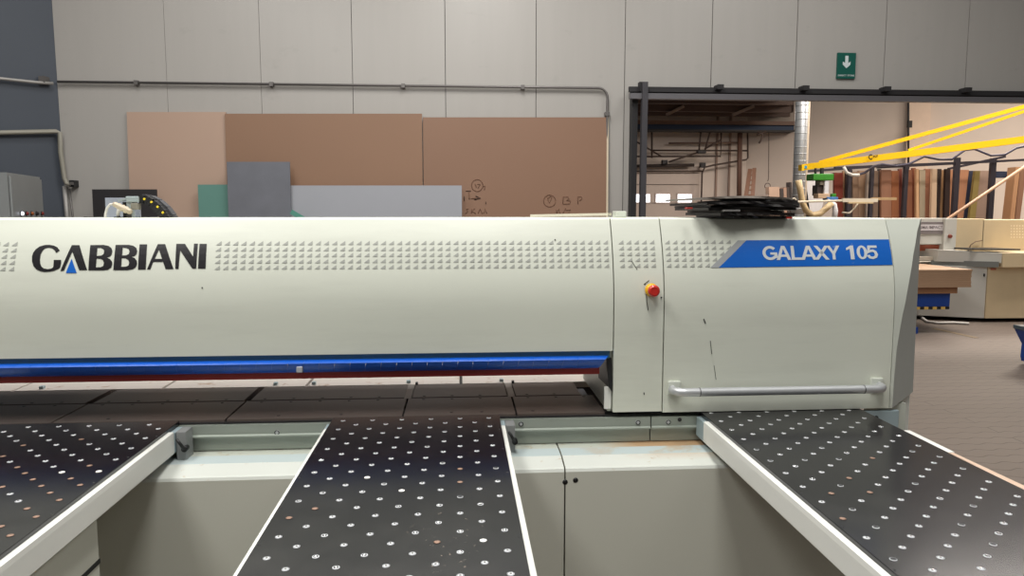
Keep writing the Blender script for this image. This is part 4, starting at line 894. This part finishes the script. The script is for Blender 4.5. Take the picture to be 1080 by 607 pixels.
a2, c2 = at(1036.7, 231.5, Yu), at(1100, 268, Yu); hs = box_part('housing', m2, a2.x, c2.x, Yu, Yu+.6, c2.z-.05, a2.z, M2C, bev=.01)
b = MB()
for i in range(8):
    for j in range(5):
        q = at(1066.5+i*3, 238+j*3, Yu); b.box(q.x-.009, q.x+.009, Yu-.003, Yu, q.z-.009, q.z+.009, mat('vent_light', (244, 230, 205), .5))
b.build('vent_dots', hs)
a, c = at(995.5, 230, Yu-.02), at(1005.5, 276, Yu-.02); cl = box_part('column', m2, a.x, c.x, Yu-.05, Yu+.5, c.z, a.z, M2W, bev=.01)
q = at(1001.5, 249, Yu-.05); b = MB(); b.lathe([(.03, 0), (.03, .02), (.02, .04)], mat('knob_brown', (124, 58, 44), .5), Matrix.Translation((q.x, Yu-.05, q.z)) @ rx, 12); b.build('stop_knob', cl)
a, c = at(940, 230, Yu), at(996, 257.5, Yu); up_ = box_part('upper_beam', m2, a.x, c.x-.003, Yu, Yu+.5, c.z, a.z, M2W, bev=.008)
a, c = at(950, 234, Yu), at(996.5, 246.5, Yu); np_ = box_part('name_plate', up_, a.x, c.x-.01, Yu-.012, Yu-.001, c.z, a.z, mat('plate_grey', (136, 128, 128), .5))
a, c = at(951, 236.6, Yu), at(995, 243, Yu); box_part('name_strip', np_, a.x, c.x-.01, Yu-.016, Yu-.0125, c.z, a.z, mat('strip_white', (220, 214, 216), .5))
b = MB(); a, c = at(966, 238, Yu), at(993.5, 241, Yu); flat_text(b, 'SIGMA IMPACT', a.x, c.x, c.z, a.z, Yu-.018, mat('ink_grey', (130, 120, 124), .5), .01); b.build('name_lettering', np_)
a, c = at(940, 258.5, Yu), at(995.5, 264.5, Yu); box_part('red_curtain', m2, a.x, c.x, Yu+.05, Yu+.12, c.z, a.z, mat('curtain_rust', (164, 84, 56), .5))
a, c = at(940, 265, Yu), at(995.5, 276, Yu); box_part('rear_panel', m2, a.x, c.x, Yu+.25, Yu+.3, c.z, a.z, mat('panel_tan', (170, 140, 118), .5))
a, c = at(940, 270.5, Yu-.1), at(995.5, 274, Yu-.1); box_part('lower_rail', m2, a.x, c.x, Yu-.15, Yu-.05, c.z, a.z, mat('rail_cream', (196, 184, 168), .5))
q0 = at(1027, 266, YM); q1 = at(1076, 267, YM)
b = MB(); zt_ = at(1030, 264.5, YM-.05).z+.004; b.hexa([(q0.x, YM+.05, zt_), (q1.x, YM+.0, zt_), (q1.x-.1, YM+.45, zt_), (q0.x+.05, YM+.5, zt_)], [(q0.x, YM+.05, zt_+.02), (q1.x, YM+.0, zt_+.02), (q1.x-.1, YM+.45, zt_+.02), (q0.x+.05, YM+.5, zt_+.02)], BLKP)
tag(b.build('flat_board'), 'thin black board lying flat on the cream machine', 'board')
b = MB(); b.tube([at(x, y, Yu-.03) for x, y in ((1021, 264), (1024, 258), (1029, 254.5), (1036, 253.5))], .008, mat('cable_brown', (120, 96, 78), .5), 6); b.build('thin_cable', m2)

# lift table with stacked panels
YL = 9.35
lt = thing('lift_table', 'blue scissor lift table with yellow and black edge stripe under stacked panels', 'lift table', (6.1, YL, 0))
a, c = at(940, 309, YL), at(1001.5, 323, YL); box_part('platform', lt, a.x, c.x, YL, YL+.9, c.z, a.z, MBLUE, bev=.005)
b = MB(); n = 14; z0, z1_ = at(990, 326, YL).z, at(990, 323.3, YL).z
for i in range(n):
    x0_ = a.x+(c.x-a.x)*i/n; x1_ = a.x+(c.x-a.x)*(i+1)/n; b.box(x0_, x1_, YL+.001, YL+.03, z0, z1_, BLKP if i % 2 else mat('stripe_yellow', (220, 180, 90), .5))
b.build('hazard_strip', lt)
a, c = at(950, 347, YL-.3), at(975.5, 357, YL-.3); b = MB(); b.box(a.x, c.x, YL-.15, YL+.8, 0.0, .085, MBLUE, bev=.004); b.build('base_frame', lt)
b = MB(); b.bar((a.x+.1, YL+.3, .085), (c.x-.2, YL+.3, z0), .04, .05, MBLUE); b.build('scissor_arm', lt); b = MB(); b.bar((c.x-.2, YL+.36, .085), (a.x+.1, YL+.36, z0), .04, .05, MBLUE); b.build('scissor_arm', lt)
zt0 = at(990, 308.9, YL).z
a, c = at(940, 302, YL), at(1007, 308.5, YL); box_part('pallet_board', None, a.x, c.x, YL-.05, YL+.8, zt0, zt0+.085, mat('pallet_wood', (150, 108, 76), .6, var=.15))
o = bpy.data.objects['pallet_board']; tag(o, 'narrow wooden bearer between the blue lift table and the panel stack', 'bearer')
a, c = at(940, 284.5, YL-.1), at(1024.3, 300.5, YL-.1); zb = zt0+.086; nst = 9; hh = (a.z-zb)/nst
for i in range(nst):
    dx = random.uniform(-.006, .006); b = MB(); b.box(a.x, c.x+dx, YL-.1+random.uniform(0, .006), YL+.95, zb+i*hh, zb+(i+1)*hh-.0012, WOOD)
    lab = 'light brown chipboard slab, %s of the stack on the blue lift table' % ('bottom' if i == 0 else 'top' if i == nst-1 else ORD[i]+' from the bottom')
    tag(b.build('chipboard_slab', origin=((a.x+c.x)/2, YL, zb+i*hh)), lab, 'panel', 'panels stacked on the lift table')
b = MB(); b.tube([atz(x, y, .02) for x, y in ((955, 330), (970, 333), (978, 339), (990, 340.5), (1005, 340), (1022, 341))], .018, mat('cable_white', (0, 0, 0)), 8); tag(b.build('floor_cable'), 'white cable lying on the paved floor by the lift table', 'cable')
# blue bin at right
bn = thing('blue_bin', 'tapered blue bin with dark rim at the right edge of the floor', 'bin', (6.1, 7.4, 0))
p = atz(1077, 383, 0); x0_, y0_ = p.x, p.y; zt_ = at(1070, 342, y0_).z; xt = at(1070, 342, y0_).x; xm = at(1077.5, 362, y0_).x; zm = at(1077, 362, y0_).z
b = MB(); prof = [(x0_, .03), (x0_-.015, zm*.35), (xm, zm), (xt, zt_-.04), (xt+.75, zt_-.04), (xm+.65, zm), (x0_+.6, zm*.35), (x0_+.58, .03)]
R = [[b.bm.verts.new((x, y, z)) for x, z in prof] for y in (y0_-.5, y0_)]; b.mi(MBLUE)
for j in range(8): b.bm.faces.new([R[0][j], R[1][j], R[1][(j+1) % 8], R[0][(j+1) % 8]])
b.bm.faces.new(R[0]); b.bm.faces.new(R[1][::-1]); b.build('body', bn); box_part('rim', bn, xt-.015, xt+.765, y0_-.515, y0_+.0, zt_-.04, zt_, mat('bin_rim', (66, 78, 84), .5), bev=.005)
for xx in (x0_+.05, x0_+.5): box_part('foot', bn, xx-.04, xx+.04, y0_-.45, y0_-.05, 0, .032, STEELD)
# yellow floor line
b = MB(); p, q = atz(985, 346, .002), atz(1030, 356, .002); b.bar(p, q, .07, .003, mat('floor_line', (128, 110, 84), .7)); tag(b.build('trim_4'), kind='structure')

# ------------------------------------------------------------------ LIGHT
w = bpy.data.worlds.new('hall_light'); scn.world = w; w.use_nodes = True; bg = w.node_tree.nodes['Background']
bg.inputs[0].default_value = (*lin((228, 225, 220)), 1); bg.inputs[1].default_value = .19
def area(name, loc, rot, sx, sy, e, colr=(1, 1, 1), spec=1.0):
    l = bpy.data.lights.new(name, 'AREA'); l.shape = 'RECTANGLE'; l.size = sx; l.size_y = sy; l.energy = e; l.color = colr; l.specular_factor = spec
    o = bpy.data.objects.new(name, l); col.objects.link(o); o.location = loc; o.rotation_euler = rot; return o
WM = (1, .985, .95)
for x, e in ((-2.6, 212), (.2, 190), (3.4, 30)):
    area('ceiling_light', (x, .8, 5.4), (0, 0, 0), 1.3, 4.0, e, WM)
for x, e in ((-3.0, 85), (.3, 150), (3.8, 80)):
    area('ceiling_light', (x, 5.4, 5.6), (0, 0, 0), .6, 2.4, e, WM)
area('far_hall_light', (13.5, 15.5, 6.4), (0, 0, 0), 4, 3, 900, (1, .86, .72))
area('far_hall_light', (7.0, 12, 6.2), (0, 0, 0), 3, 3, 260, (1, .90, .80))
area('far_hall_light', (9.0, 9.2, 5.8), (0, 0, 0), 6, .8, 420, (1, .93, .86))  # unseen fill above the doorway, added to brighten the far machine's front
area('far_hall_light', (8.0, 20, 4.4), (0, 0, 0), 2, 2, 170, (1, .88, .80))
scn.view_settings.view_transform = 'Standard'; scn.view_settings.look = 'None'; scn.view_settings.gamma = 1; scn.view_settings.use_curve_mapping = False
scn.view_settings.exposure = 0.0
